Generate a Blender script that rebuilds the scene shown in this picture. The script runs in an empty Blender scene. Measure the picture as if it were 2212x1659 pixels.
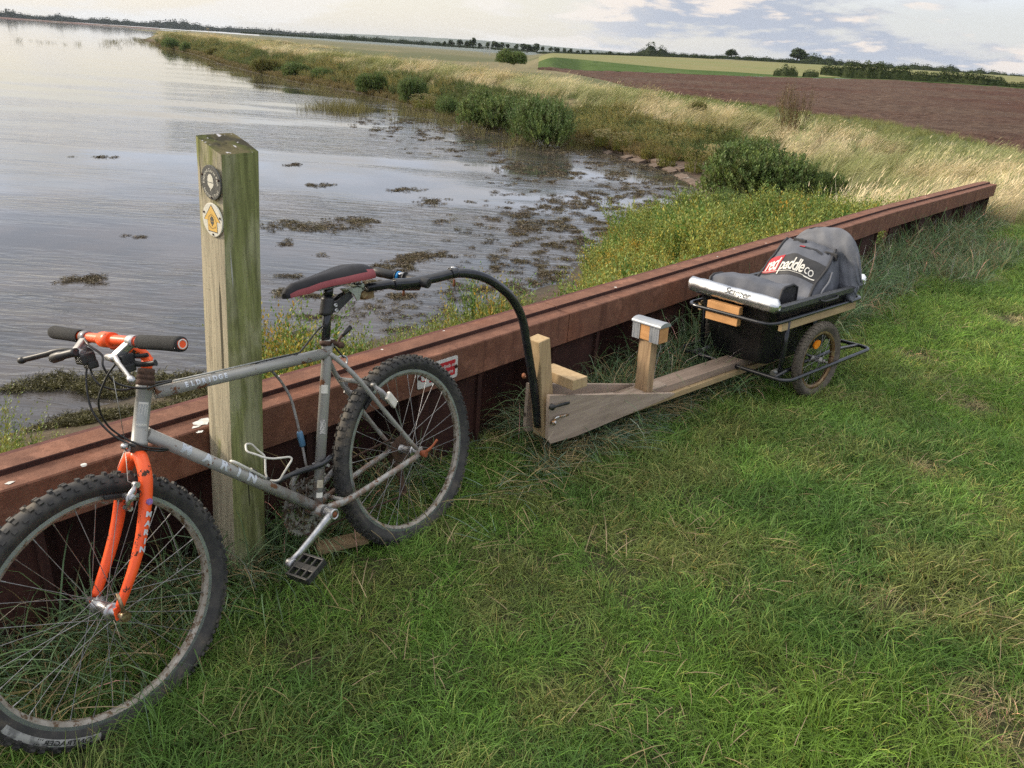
import bpy, bmesh, math, random
import numpy as np
from mathutils import Vector, Matrix
from mathutils.noise import noise as mnoise
R_ = math.radians
random.seed(7); rng = np.random.default_rng(7)
SC = bpy.context.scene
SC.cycles.use_denoising = False; SC.cycles.sample_clamp_indirect = 4.0; SC.cycles.caustics_reflective = False; SC.cycles.caustics_refractive = False
# ------------------------------------------------------------------ camera
FPX, CX, CY, EYE = 1680.0, 1106.0, 829.5, 1.6       # measured on a 2212 px wide copy of the photograph
ROLL = math.atan(.072); HY = 36 + .072*CX
PITCH = math.atan((CY-HY)*math.cos(ROLL)/FPX)
_F = np.array([0, math.cos(PITCH), -math.sin(PITCH)]); _D = np.array([0, -math.sin(PITCH), -math.cos(PITCH)]); _R = np.array([1., 0, 0])
CXV = math.cos(ROLL)*_R - math.sin(ROLL)*_D; CYV = math.sin(ROLL)*_R + math.cos(ROLL)*_D
CAMP = np.array([0, 0, EYE])
cd = bpy.data.cameras.new('camera'); cam = bpy.data.objects.new('camera', cd); SC.collection.objects.link(cam)
cd.sensor_width = 36; cd.lens = FPX/2212*36; cd.clip_start = .05; cd.clip_end = 12000
m3 = Matrix((tuple(CXV), tuple(-CYV), tuple(-_F))).transposed()
cam.matrix_world = Matrix.Translation((0, 0, EYE)) @ m3.to_4x4()
SC.camera = cam
# ------------------------------------------------------------------ exposure
SC.view_settings.view_transform = 'Standard'; SC.view_settings.look = 'None'
SC.view_settings.exposure = 0.70; SC.view_settings.gamma = 1.0
SUN_AZ, SUN_EL = R_(-78), R_(24)      # azimuth from +Y towards +X
# ------------------------------------------------------------------ world
W = bpy.data.worlds.new('World'); SC.world = W; W.use_nodes = True
nt = W.node_tree; nt.nodes.clear(); N = nt.nodes; Lk = nt.links
def nd(t, **k):
    n = N.new(t)
    for a, b in k.items(): setattr(n, a, b)
    return n
def math_n(op, a, b=None, c=None, clamp=False):
    n = N.new('ShaderNodeMath'); n.operation = op; n.use_clamp = clamp
    for i, v in enumerate((a, b, c)):
        if v is None: continue
        if isinstance(v, (int, float)): n.inputs[i].default_value = v
        else: Lk.new(v, n.inputs[i])
    return n.outputs[0]
def mixc(f, a, b):
    n = N.new('ShaderNodeMix'); n.data_type = 'RGBA'
    for s, v in ((n.inputs[0], f), (n.inputs[6], a), (n.inputs[7], b)):
        if isinstance(v, (int, float)): s.default_value = v
        elif isinstance(v, tuple): s.default_value = (*v, 1)
        else: Lk.new(v, s)
    return n.outputs[2]
def maprange(v, a, b, c=0., d=1., smooth=True):
    n = N.new('ShaderNodeMapRange'); n.interpolation_type = 'SMOOTHSTEP' if smooth else 'LINEAR'
    Lk.new(v, n.inputs[0])
    for i, x in enumerate((a, b, c, d)): n.inputs[1+i].default_value = x
    return n.outputs[0]
sky = nd('ShaderNodeTexSky', sky_type='NISHITA'); sky.sun_disc = False
sky.sun_elevation = SUN_EL; sky.sun_rotation = SUN_AZ; sky.air_density = 1.0; sky.dust_density = 1.6; sky.ozone_density = 1.2
tc = nd('ShaderNodeTexCoord'); sep = nd('ShaderNodeSeparateXYZ'); Lk.new(tc.outputs['Generated'], sep.inputs[0])
X, Y, Z = sep.outputs
zc = math_n('MAXIMUM', Z, 0.0)
den = math_n('ADD', zc, .10)
cmb = nd('ShaderNodeCombineXYZ')
Lk.new(math_n('DIVIDE', X, den), cmb.inputs[0]); Lk.new(math_n('DIVIDE', Y, den), cmb.inputs[1]); Lk.new(math_n('MULTIPLY', zc, 9.), cmb.inputs[2])
def noise(vec, scale, detail, rough=.55, off=(0, 0, 0), sc=(1, 1, 1), dist=0.):
    mp = nd('ShaderNodeMapping'); mp.inputs['Location'].default_value = off; mp.inputs['Scale'].default_value = sc
    Lk.new(vec, mp.inputs['Vector'])
    n = nd('ShaderNodeTexNoise'); Lk.new(mp.outputs[0], n.inputs['Vector'])
    n.inputs['Scale'].default_value = scale; n.inputs['Detail'].default_value = detail; n.inputs['Roughness'].default_value = rough
    n.inputs['Distortion'].default_value = dist
    return n.outputs['Fac']
dirv = tc.outputs['Generated']
right = maprange(X, -.15, .45)                       # 0 towards the sea, 1 over the fields
# clear air between the clouds
air = mixc(right, (6.3, 5.85, 5.1), (5.3, 5.3, 5.35))
air = mixc(maprange(Z, .06, .13), air, (7.4, 7.9, 9.2)); air = mixc(maprange(Z, .17, .30), air, mixc(maprange(X, -.35, .05), (6.0, 6.0, 6.5), (3.1, 3.4, 4.0)))  # added bands high above the view, brighter then darker, for the water reflections
air = mixc(.25, air, sky.outputs[0])
# low cumulus bank, lit on the side towards the hidden sun
n1 = noise(dirv, 5.2, 10, .57, (3.1, 1.7, .4), (1.0, 1.0, 4.6), .1)
n2 = noise(dirv, 5.2, 10, .57, (3.1-.03, 1.7, .4+.04), (1.0, 1.0, 4.6), .1)
cl = n1
cl = math_n('ADD', cl, math_n('MULTIPLY', right, .07))
cm = maprange(cl, .475, .57)
low = math_n('MULTIPLY', cm, maprange(Z, .20, .10))
shade = math_n('ADD', maprange(math_n('SUBTRACT', n1, n2), .012, .09), maprange(cl, .56, .50, 0., .28), None, True)
ccol = mixc(shade, (3.15, 3.45, 4.05), (6.0, 5.4, 4.9))
ccol = mixc(maprange(right, 0., .55), (6.0, 5.7, 5.2), ccol)
colr = mixc(low, air, ccol)
# broad high cloud
n3 = noise(cmb.outputs[0], .85, 6, .55, (7, 3, 0))
hi = math_n('MULTIPLY', maprange(n3, .40, .62), maprange(Z, .07, .20))
colr = mixc(math_n('MULTIPLY', hi, .75), colr, (4.0, 4.2, 4.9))
# extra sky brightness added overhead, out of view, to light the ground
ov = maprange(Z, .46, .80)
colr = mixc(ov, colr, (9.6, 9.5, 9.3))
# glow round the hidden sun
sd = (math.sin(SUN_AZ)*math.cos(SUN_EL), math.cos(SUN_AZ)*math.cos(SUN_EL), math.sin(SUN_EL))
dt = nd('ShaderNodeVectorMath', operation='DOT_PRODUCT'); Lk.new(dirv, dt.inputs[0]); dt.inputs[1].default_value = sd
colr = mixc(maprange(dt.outputs['Value'], .80, 1.), colr, (17., 15., 11.5))
below = maprange(Z, -.02, -.002)
colr = mixc(below, (1.6, 1.8, 1.5), colr)
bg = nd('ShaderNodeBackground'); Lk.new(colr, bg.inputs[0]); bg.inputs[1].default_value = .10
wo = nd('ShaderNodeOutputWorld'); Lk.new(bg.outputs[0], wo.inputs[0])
# ------------------------------------------------------------------ sun
sl = bpy.data.lights.new('sun', 'SUN'); sl.energy = 2.4; sl.angle = R_(10); sl.color = (1, .88, .72)
so = bpy.data.objects.new('sun', sl); SC.collection.objects.link(so)
so.rotation_euler = Vector(sd).to_track_quat('Z', 'Y').to_euler()

# ------------------------------------------------------------------ helpers
def ray(x, y): return _F + CXV*(x-CX)/FPX + CYV*(y-CY)/FPX
def atz(x, y, z=0.):
    v = ray(x, y); return CAMP + v*((z-EYE)/v[2])
def atplane(x, y, o, n):
    v = ray(x, y); return CAMP + v*(((o-CAMP)@n)/(v@n))
def unit(v):
    v = np.asarray(v, float); return v/np.linalg.norm(v)

def tag(o, label=None, cat=None, group=None, kind=None):
    if label: o['label'] = label
    if cat: o['category'] = cat
    if group: o['group'] = group
    if kind: o['kind'] = kind
    return o
def empty(name, loc, label, cat, group=None):
    o = bpy.data.objects.new(name, None); SC.collection.objects.link(o); o.location = loc; o.empty_display_size = .1
    return tag(o, label, cat, group)
def sub_empty(name, parent):
    o = bpy.data.objects.new(name, None); SC.collection.objects.link(o); o.parent = parent; return o

class MB:
    """collects shapes given in world coordinates, then builds one mesh"""
    def __init__(s): s.v = []; s.f = []; s.m = []; s.sm = []; s.uv = None
    def add(s, v, f, mi=0, smooth=True):
        b = len(s.v); s.v += [tuple(map(float, p)) for p in v]; s.f += [tuple(b+i for i in q) for q in f]
        s.m += [mi]*len(f); s.sm += [smooth]*len(f); return s
    def box(s, c, ax, ay, az, hx, hy, hz, mi=0, bev=0.):
        """box about c with unit axes and half sizes; bev chamfers all edges"""
        c = np.asarray(c, float); ax, ay, az = unit(ax), unit(ay), unit(az)
        if bev <= 0:
            P = [c+ax*hx*i+ay*hy*j+az*hz*k for i in (-1, 1) for j in (-1, 1) for k in (-1, 1)]
            s.add(P, [(0, 1, 3, 2), (4, 6, 7, 5), (0, 4, 5, 1), (2, 3, 7, 6), (0, 2, 6, 4), (1, 5, 7, 3)], mi, False); return s
        bm = bmesh.new(); bmesh.ops.create_cube(bm, size=2)
        for v in bm.verts: v.co = Vector((v.co.x*hx, v.co.y*hy, v.co.z*hz))
        bmesh.ops.bevel(bm, geom=bm.edges[:], offset=bev, segments=2, affect='EDGES', profile=.6)
        bm.verts.index_update()
        s.add([c+ax*v.co.x+ay*v.co.y+az*v.co.z for v in bm.verts], [[v.index for v in f.verts] for f in bm.faces], mi, False); bm.free(); return s
    def tube(s, pts, r, seg=12, mi=0, cap=True, smooth=True, flat=1., up=None):
        P = [np.asarray(p, float) for p in pts]; n = len(P)
        rr = [r]*n if isinstance(r, (int, float)) else list(r)
        T = [unit(P[min(i+1, n-1)]-P[max(i-1, 0)]) for i in range(n)]
        u0 = np.array([0, 0, 1.]) if up is None else np.asarray(up, float)
        if abs(T[0]@unit(u0)) > .97: u0 = np.array([1., 0, 0])
        V = []; u = u0
        for i in range(n):
            u = unit(u-(u@T[i])*T[i]); w = np.cross(T[i], u)
            for k in range(seg):
                a = 2*math.pi*k/seg; V.append(P[i]+rr[i]*(math.cos(a)*u+flat*math.sin(a)*w))
        Fq = [(i*seg+k, i*seg+(k+1) % seg, (i+1)*seg+(k+1) % seg, (i+1)*seg+k) for i in range(n-1) for k in range(seg)]
        if cap: Fq += [tuple(range(seg-1, -1, -1)), tuple((n-1)*seg+k for k in range(seg))]
        s.add(V, Fq, mi, smooth)
        if cap: s.sm[-1] = s.sm[-2] = False
        return s
    def lathe(s, c, ax, prof, seg=24, mi=0, smooth=True, closed=False):
        """prof: (radius, along) pairs about axis ax through c"""
        c = np.asarray(c, float); ax = unit(ax); u = np.cross(ax, [0, 0, 1.])
        if np.linalg.norm(u) < .05: u = np.cross(ax, [1., 0, 0])
        u = unit(u); w = np.cross(ax, u); V = []; n = len(prof)
        for r, h in prof:
            for k in range(seg):
                a = 2*math.pi*k/seg; V.append(c+ax*h+r*(math.cos(a)*u+math.sin(a)*w))
        m = n if closed else n-1
        Fq = [(i*seg+k, i*seg+(k+1) % seg, ((i+1) % n)*seg+(k+1) % seg, ((i+1) % n)*seg+k) for i in range(m) for k in range(seg)]
        s.add(V, Fq, mi, smooth)
        if not closed:
            for i in (0, n-1):
                if prof[i][0] > 1e-4: s.add(V[i*seg:(i+1)*seg], [tuple(range(seg))], mi, False)
        return s
    def grid(s, G, mi=0, smooth=True, close_u=False, close_v=False):
        G = [[np.asarray(p, float) for p in row] for row in G]; a, b = len(G), len(G[0])
        V = [p for row in G for p in row]
        Fq = [(i*b+j, i*b+(j+1) % b, ((i+1) % a)*b+(j+1) % b, ((i+1) % a)*b+j) for i in range(a if close_u else a-1) for j in range(b if close_v else b-1)]
        return s.add(V, Fq, mi, smooth)
    def build(s, name, mats, parent=None, fix=True, loc=None):
        me = bpy.data.meshes.new(name)
        off = np.zeros(3)
        p = parent
        while p is not None: off = off+np.array(p.location); p = p.parent
        if parent is None and loc is not None: off = np.asarray(loc, float)
        V = np.array(s.v)-off
        me.from_pydata(V.tolist(), [], s.f)
        for m in (mats if isinstance(mats, (list, tuple)) else [mats]): me.materials.append(m)
        me.polygons.foreach_set('material_index', s.m); me.polygons.foreach_set('use_smooth', s.sm)
        if fix and len(s.f) < 60000:
            bm = bmesh.new(); bm.from_mesh(me); bmesh.ops.recalc_face_normals(bm, faces=bm.faces); bm.to_mesh(me); bm.free()
        me.update()
        o = bpy.data.objects.new(name, me); SC.collection.objects.link(o)
        if parent is not None: o.parent = parent
        elif loc is not None: o.location = loc
        return o

def catmull(P, n=8):
    P = [np.asarray(p, float) for p in P]; Q = [2*P[0]-P[1]]+P+[2*P[-1]-P[-2]]; out = []
    for i in range(1, len(Q)-2):
        for k in range(n):
            t = k/n; out.append(.5*((2*Q[i])+(-Q[i-1]+Q[i+1])*t+(2*Q[i-1]-5*Q[i]+4*Q[i+1]-Q[i+2])*t*t+(-Q[i-1]+3*Q[i]-3*Q[i+1]+Q[i+2])*t**3))
    out.append(P[-1]); return out
def rounded(P, r, n=6, closed=False):
    """polyline with corners rounded to radius r"""
    P = [np.asarray(p, float) for p in P]; out = []; m = len(P)
    for i in range(m):
        if not closed and i in (0, m-1): out.append(P[i]); continue
        a, b, c = P[i-1], P[i], P[(i+1) % m]
        ra = min(r, .45*np.linalg.norm(a-b)); rc = min(r, .45*np.linalg.norm(c-b))
        p, q = b+unit(a-b)*ra, b+unit(c-b)*rc
        for k in range(n+1):
            t = k/n; out.append((1-t)**2*p+2*t*(1-t)*b+t*t*q)
    if closed: out.append(out[0])
    return out

_fc = {}
def text_geo(txt, size=1., bold=0., spacing=1., shear=0., fine=0):
    """flat 2-D glyph outlines of txt as (verts, faces), centred"""
    cu = bpy.data.curves.new('t', 'FONT'); cu.body = txt; cu.size = size; cu.space_character = spacing; cu.shear = shear
    cu.align_x = 'CENTER'; cu.align_y = 'CENTER'; cu.resolution_u = 3; cu.offset = bold; cu.fill_mode = 'FRONT'
    ob = bpy.data.objects.new('t', cu); SC.collection.objects.link(ob)
    dg = bpy.context.evaluated_depsgraph_get(); dg.update()
    me = ob.evaluated_get(dg).to_mesh()
    bm = bmesh.new(); bm.from_mesh(me); bmesh.ops.triangulate(bm, faces=bm.faces)
    if fine: bmesh.ops.subdivide_edges(bm, edges=bm.edges[:], cuts=fine, use_grid_fill=True); bmesh.ops.triangulate(bm, faces=bm.faces)
    bm.verts.index_update()
    V = np.array([v.co[:] for v in bm.verts]); Fq = [[v.index for v in f.verts] for f in bm.faces]; bm.free()
    ob.to_mesh_clear() if False else None
    bpy.data.objects.remove(ob); bpy.data.curves.remove(cu)
    return V, Fq

# ------------------------------------------------------------------ materials
def newmat(name):
    m = bpy.data.materials.new(name); m.use_nodes = True; m.node_tree.nodes.clear(); return m
class NT:
    def __init__(s, m): s.m = m; s.t = m.node_tree; s.N = s.t.nodes; s.L = s.t.links
    def n(s, t, **k):
        x = s.N.new(t)
        for a, b in k.items(): setattr(x, a, b)
        return x
    def set(s, sock, v):
        if v is None: return
        if isinstance(v, (int, float)): sock.default_value = v
        elif isinstance(v, tuple): sock.default_value = (*v, 1) if len(v) == 3 and sock.type == 'RGBA' else v
        else: s.L.new(v, sock)
    def math(s, op, a, b=None, clamp=False):
        x = s.n('ShaderNodeMath', operation=op, use_clamp=clamp); s.set(x.inputs[0], a); s.set(x.inputs[1], b); return x.outputs[0]
    def mix(s, f, a, b, blend='MIX'):
        x = s.n('ShaderNodeMix', data_type='RGBA', blend_type=blend); s.set(x.inputs[0], f); s.set(x.inputs[6], a); s.set(x.inputs[7], b); return x.outputs[2]
    def mr(s, v, a, b, c=0., d=1., smooth=True):
        x = s.n('ShaderNodeMapRange', interpolation_type='SMOOTHSTEP' if smooth else 'LINEAR'); s.L.new(v, x.inputs[0])
        for i, q in enumerate((a, b, c, d)): x.inputs[1+i].default_value = q
        return x.outputs[0]
    def coord(s, kind='Object', sc=(1, 1, 1), rot=(0, 0, 0), off=(0, 0, 0)):
        t = s.n('ShaderNodeTexCoord'); p = s.n('ShaderNodeMapping'); s.L.new(t.outputs[kind], p.inputs[0])
        p.inputs['Scale'].default_value = sc; p.inputs['Rotation'].default_value = rot; p.inputs['Location'].default_value = off; return p.outputs[0]
    def noise(s, vec, scale, detail=4, rough=.55, dist=0.):
        x = s.n('ShaderNodeTexNoise'); s.L.new(vec, x.inputs['Vector']); x.inputs['Scale'].default_value = scale
        x.inputs['Detail'].default_value = detail; x.inputs['Roughness'].default_value = rough; x.inputs['Distortion'].default_value = dist; return x.outputs['Fac']
    def vor(s, vec, scale, feature='F1', out='Distance'):
        x = s.n('ShaderNodeTexVoronoi', feature=feature); s.L.new(vec, x.inputs['Vector']); x.inputs['Scale'].default_value = scale; return x.outputs[out]
    def bump(s, h, strength, dist=.01, nrm=None):
        x = s.n('ShaderNodeBump'); s.L.new(h, x.inputs['Height']); x.inputs['Strength'].default_value = strength; x.inputs['Distance'].default_value = dist
        if nrm is not None: s.L.new(nrm, x.inputs['Normal'])
        return x.outputs[0]
    def out(s, col, rough=.6, metal=0., nrm=None, spec=.5, coat=0., **k):
        b = s.n('ShaderNodeBsdfPrincipled'); s.set(b.inputs['Base Color'], col); s.set(b.inputs['Roughness'], rough); s.set(b.inputs['Metallic'], metal)
        if nrm is not None: s.L.new(nrm, b.inputs['Normal'])
        b.inputs['Specular IOR Level'].default_value = spec; b.inputs['Coat Weight'].default_value = coat
        o = s.n('ShaderNodeOutputMaterial'); s.L.new(b.outputs[0], o.inputs[0]); return b
def simple(name, c1, c2=None, scale=30, rough=.5, metal=0., bump=.0, bdist=.002, spots=None, stretch=(1, 1, 1), lo=.35, hi=.65, spec=.5, coat=0., r2=None, bscale=None):
    """two-tone surface with optional spots [(colour, scale, threshold, softness), ...]"""
    m = newmat(name); t = NT(m); v = t.coord('Object', stretch)
    f = t.noise(v, scale, 6, .6)
    col = t.mix(t.mr(f, lo, hi), c1, c2 or tuple(x*.75 for x in c1))
    rg = rough if r2 is None else t.mr(f, lo, hi, rough, r2)
    for sp in (spots or []):
        c, sc, th, soft = sp[:4]
        g = t.noise(v, sc, 5, .65); k = t.mr(g, th, th+soft)
        col = t.mix(k, col, c)
    nr = t.bump(t.noise(v, bscale or scale*2, 5, .6), bump, bdist) if bump else None
    t.out(col, rg, metal, nr, spec, coat); return m
# ------------------------------------------------------------------ terrain
ZW = -.85
SH = np.array([(-30, -27.5), (-10.6, -4.6), (-2.97, 4.67), (-2.5, 5.25), (-1.82, 6.04), (-.53, 7.33), (.6, 9.2), (1.1, 11.2), (1.98, 12.4), (3.0, 14.8), (3.9, 17.4),
      (3.6, 20.2), (2.2, 23.6), (.66, 25.2), (-.74, 28.5), (-2.5, 30.6), (-3.7, 32.9), (-7.1, 39.8), (-10.4, 45), (-14.2, 49.7), (-18.9, 57), (-25.9, 69), (-37, 91),
      (-60, 132), (-84, 178), (-88, 190), (-80, 196), (-70, 215), (-190, 450), (-285, 640), (-322, 660), (-325, 690), (-300, 760), (-760, 1750), (-5000, 1750)], float)
def sdist(x, y):
    x = np.asarray(x, float); y = np.asarray(y, float); best = np.full(x.shape, 1e9); sg = np.ones(x.shape)
    for a, b in zip(SH[:-1], SH[1:]):
        dx, dy = b-a; t = np.clip(((x-a[0])*dx+(y-a[1])*dy)/(dx*dx+dy*dy), 0, 1)
        ex, ey = x-a[0]-t*dx, y-a[1]-t*dy; d = np.hypot(ex, ey); c = dx*(y-a[1])-dy*(x-a[0])
        k = d < best-1e-9; best = np.where(k, d, best); sg = np.where(k, np.where(c > 0, -1, 1), sg)
    return best*sg
WD = unit([3.80, 4.57, 0]); WN = np.array([WD[1], -WD[0], 0]); W0 = np.array([-.79, 2.24, 0])       # wall direction, normal to the lawn, a point of its front line
WLEN = 10.0
def wall_te(x, y): return (x-W0[0])*WD[0]+(y-W0[1])*WD[1], (x-W0[0])*WN[0]+(y-W0[1])*WN[1]
def sstep(a, b, x): t = np.clip((x-a)/(b-a), 0, 1); return t*t*(3-2*t)
# distance and height of the field edges along bearings, measured as picture columns at eye level
def px2az(px): v = ray(px, 36+.072*px); return math.atan2(v[0], v[1])
PXT = np.linspace(-900, 4200, 400); AZT = np.array([px2az(p) for p in PXT])
def zrow(px, row, r):
    v = ray(px, row); return EYE+v[2]/math.hypot(v[0], v[1])*r
KPX = np.array([1120, 1200, 1254, 1360, 1481, 1580, 1680, 1780, 1910, 2075, 2212, 2600])
B0 = np.array([119.6, 122, 104, 70, 58, 52, 50, 46, 44, 37, 31.8, 26])
ROW1 = np.array([140, 146, 152, 155, 160, 163.5, 167, 169, 172, 181.7, 191.6, 217])
ROW2 = np.array([122, 124, 128.4, 139, 150, 155, 162, 166, 169.5, 179, 189, 214])
ROW3 = np.array([113, 115, 117, 120.5, 124.5, 130, 135, 140, 147, 157, 166, 192])
B1 = np.array([120, 126, 140, 140, 140, 140, 140, 140, 140, 140, 140, 140.])
B2 = B1+14; B2[0] = 121
B3 = np.full(12, 420.); B3[0] = 123; B3[1] = 330
Z1 = np.array([zrow(p, r, b) for p, r, b in zip(KPX, ROW1, B1)]); Z2 = np.array([zrow(p, r, b) for p, r, b in zip(KPX, ROW2, B2)])
Z3 = np.array([zrow(p, r, b) for p, r, b in zip(KPX, ROW3, B3)]); Z4 = np.array([zrow(p, r-1.5, 1500) for p, r in zip(KPX, ROW3)])
def vnoise(x, y, s, seed=0):
    """smooth value noise, vectorised"""
    x = np.asarray(x, float)/s+seed*17.3; y = np.asarray(y, float)/s+seed*9.1
    xi, yi = np.floor(x).astype(np.int64), np.floor(y).astype(np.int64); fx, fy = x-xi, y-yi
    fx = fx*fx*(3-2*fx); fy = fy*fy*(3-2*fy)
    def h(a, b):
        n = (a*374761393+b*668265263+seed*974711) & 0x7fffffff; n = ((n ^ (n >> 13))*1274126177) & 0x7fffffff; return (n ^ (n >> 16)) % 10007/10007.
    return (h(xi, yi)*(1-fx)+h(xi+1, yi)*fx)*(1-fy)+(h(xi, yi+1)*(1-fx)+h(xi+1, yi+1)*fx)*fy
def fbm(x, y, s, seed=0, o=3): return sum(vnoise(x, y, s/2**i, seed+i)*.5**i for i in range(o))/sum(.5**i for i in range(o))
def height(x, y, detail=True):
    x = np.asarray(x, float); y = np.asarray(y, float); r = np.hypot(x, y); d = sdist(x, y); t, e = wall_te(x, y)
    crest = np.interp(y, [10, 16, 20, 26, 32, 45, 90, 200], [-.45, -.5, -.35, -.08, .12, .35, .55, .7])
    back = np.full(x.shape, -.3)
    prof = np.where(d < .8, -.85+d*.16, 0)
    prof = np.where(d >= .8, -.72+(crest+.72)*sstep(.8, 4.2, d), prof)
    prof = np.where(d > 6, crest+(back-crest)*sstep(6, 11, d), prof)
    far = sstep(200, 260, r)
    prof = prof*(1-far)+far*np.minimum(-.85+d*.05, -.25)
    marsh = np.minimum(-.85+.24*d, -.20)
    lawn = 0*x
    kb = sstep(9.0, 12.5, t)                      # past the end of the wall
    zl = marsh*(1-kb)+prof*kb
    k2 = np.where(t > WLEN-.2, sstep(-2.2, 0, e), (e > -.12).astype(float))
    lw = lawn+(back-lawn)*sstep(15, 30, r)
    z = zl*(1-k2)+np.maximum(lw, np.where(kb > .5, prof*.0+lw, lw))*k2
    # bank crest carries on over the lawn's far side
    z = np.where((kb > 0) & (e > -.12) & (d < 11), np.maximum(z, prof*kb+lw*(1-kb)), z)
    z = np.where(d < 0, -.85+np.maximum(d*.16, -1.1), z)
    # fields over the bank: rising ground
    px = np.interp(np.arctan2(x, y), AZT, PXT); fr = (np.arctan2(x, y) > AZT[0]) & (y > 0)
    w = sstep(1120, 1200, px)*fr; lr = np.log(np.maximum(r, 1))
    b0 = np.interp(px, KPX, B0)
    def tab(T): return np.interp(px, KPX, T)
    z1, z2, z3, z4 = tab(Z1), tab(Z2), tab(Z3), tab(Z4); b1, b2, b3 = tab(B1), tab(B2), tab(B3)
    zf = -.3+(z1+.3)*np.clip((r-b0)/(b1-b0), 0, 1)
    zf = np.where(r > b1, z1+(z2-z1)*np.clip((r-b1)/(b2-b1), 0, 1), zf)
    zf = np.where(r > b2, z2+(z3-z2)*np.clip((r-b2)/(b3-b2), 0, 1), zf)
    zf = np.where(r > b3, z3+(z4-z3)*np.clip((r-b3)/(1500-b3), 0, 1), zf)
    use = w*sstep(0, 2, r-b0)
    z = np.where(d > 0, z*(1-use)+zf*use, z)
    if detail:
        z = z+np.where(d > 0, 1, .3)*(fbm(x, y, .7, 3)-.5)*.05*np.clip(r/3, .5, 1)*(r < 120)
    return z
# ground grid: bearings x ranges, the rings following the field edges over the land to the right
azf = np.radians(np.concatenate([np.arange(-180, -52, 6), np.arange(-50, 50.01, .27), np.arange(56, 180, 6)]))
ring = [.25]
while ring[-1] < 3600: ring.append(ring[-1]*1.0155)
ring = np.array(ring); nb = [0]
A, RR = np.meshgrid(azf, ring, indexing='ij')
pxa = np.interp(azf, AZT, PXT)
ib = [int(np.searchsorted(ring, q)) for q in (60, 140, 154, 420)]
for i in range(len(azf)):
    if abs(azf[i]) > R_(51) or pxa[i] < 700: continue
    bs = [float(np.interp(pxa[i], KPX, B)) for B in (B0, B1, B2, B3)]
    kx = [0]+ib+[len(ring)-1]; ky = np.log([ring[0]]+bs+[ring[-1]])
    # keep the near rings, bend the log radius only from 14 m out
    j0 = int(np.searchsorted(ring, 14)); kx = [0, j0]+ib+[len(ring)-1]; ky = [math.log(ring[0]), math.log(ring[j0])]+[math.log(b) for b in bs]+[math.log(ring[-1])]
    RR[i] = np.exp(np.log(ring)+(np.interp(np.arange(len(ring)), kx, ky)-np.log(ring))*float(sstep(700, 1115, pxa[i])))
GX, GY = RR*np.sin(A), RR*np.cos(A); GZ = height(GX, GY)
ploughn = (vnoise(GX, GY, .9, 9)-.5)*.22*(.4+vnoise(GX, GY, 3., 19))
na, nr = A.shape
def band_mesh(name, mask_fn, mats, z, cols=None, kind='structure'):
    ii, jj = np.meshgrid(np.arange(na-1), np.arange(nr-1), indexing='ij'); k = mask_fn(ii, jj); ii, jj = ii[k], jj[k]
    q = np.stack([ii*nr+jj, (ii+1)*nr+jj, (ii+1)*nr+jj+1, ii*nr+jj+1], 1)[:, ::-1]
    u, inv = np.unique(q, return_inverse=True); inv = inv.reshape(q.shape)
    V = np.stack([GX.ravel()[u], GY.ravel()[u], z.ravel()[u]], 1)
    me = bpy.data.meshes.new(name); me.vertices.add(len(V)); me.vertices.foreach_set('co', V.ravel())
    me.loops.add(q.size); me.loops.foreach_set('vertex_index', inv.ravel().astype(np.int32))
    me.polygons.add(len(q)); me.polygons.foreach_set('loop_start', np.arange(len(q))*4); me.polygons.foreach_set('loop_total', np.full(len(q), 4))
    me.polygons.foreach_set('use_smooth', np.ones(len(q), bool)); me.update(calc_edges=True)
    if cols is not None:
        ca = me.color_attributes.new('gc', 'FLOAT_COLOR', 'POINT'); ca.data.foreach_set('color', np.concatenate([cols.reshape(-1, 3)[u], np.ones((len(u), 1))], 1).ravel())
    me.materials.append(mats); o = bpy.data.objects.new(name, me); SC.collection.objects.link(o); return tag(o, kind=kind)
right_land = (pxa[:, None] > 1124) & (np.abs(azf[:, None]) < R_(50)) & (azf[:, None] > 0)
RL = np.broadcast_to(right_land, A.shape)
# ground colours (material of the ground itself: soil, mud, dry litter, pasture)
dd = sdist(GX, GY); tt, ee = wall_te(GX, GY)
def C(*c): return np.array(c, float)
col = np.empty(GX.shape+(3,)); col[:] = C(.045, .05, .022)
def put(mask, c): 
    k = np.asarray(mask, float)[..., None]; global col; col = col*(1-k)+C(*c)*k
put(sstep(9.6, 11.5, tt)*(ee > -3), (.20, .17, .09))
put((ee < -.1)*(tt < 10)*1., (.09, .07, .045))
put(sstep(10, 14, GY)*(ee < 3), (.19, .16, .085))
put(sstep(3.0, .6, dd)*(GY > 8), (.10, .07, .055))
put(sstep(8, 11, dd)*(GY > 12), (.105, .125, .048))
put((dd < .25)*1., (.07, .058, .045))
put(sstep(40, 90, RR)*(dd > 9)*(.5+.5*vnoise(GX, GY, 30, 4)), (.12, .125, .055)); put((RR > 70)*(dd > 9)*sstep(.5, .62, vnoise(GX, GY*.3, 14, 44)), (.21, .185, .10))
put(sstep(230, 300, RR)*(.35+.5*(vnoise(GX, GY/3, 90, 5) > .5)), (.17, .16, .08))
pond = (vnoise(GX, GY*.35, 55, 21) > .70)*(RR > 230)*(RR < 900)*(dd > 30)
def ground_mat():
    m = newmat('ground'); t = NT(m); a = t.n('ShaderNodeAttribute', attribute_name='gc'); v = t.coord('Object')
    f = t.noise(v, 3.2, 8, .65); g = t.noise(v, 40, 4, .6)
    c = t.mix(t.mr(f, .35, .68), a.outputs[0], t.mix(1., a.outputs[0], (.55, .55, .5), 'MULTIPLY'))
    c = t.mix(t.math('MULTIPLY', t.mr(g, .5, .7), .45), c, (.16, .125, .075))
    t.out(c, .9, 0, t.bump(g, .6, .02), .2); return m
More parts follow.
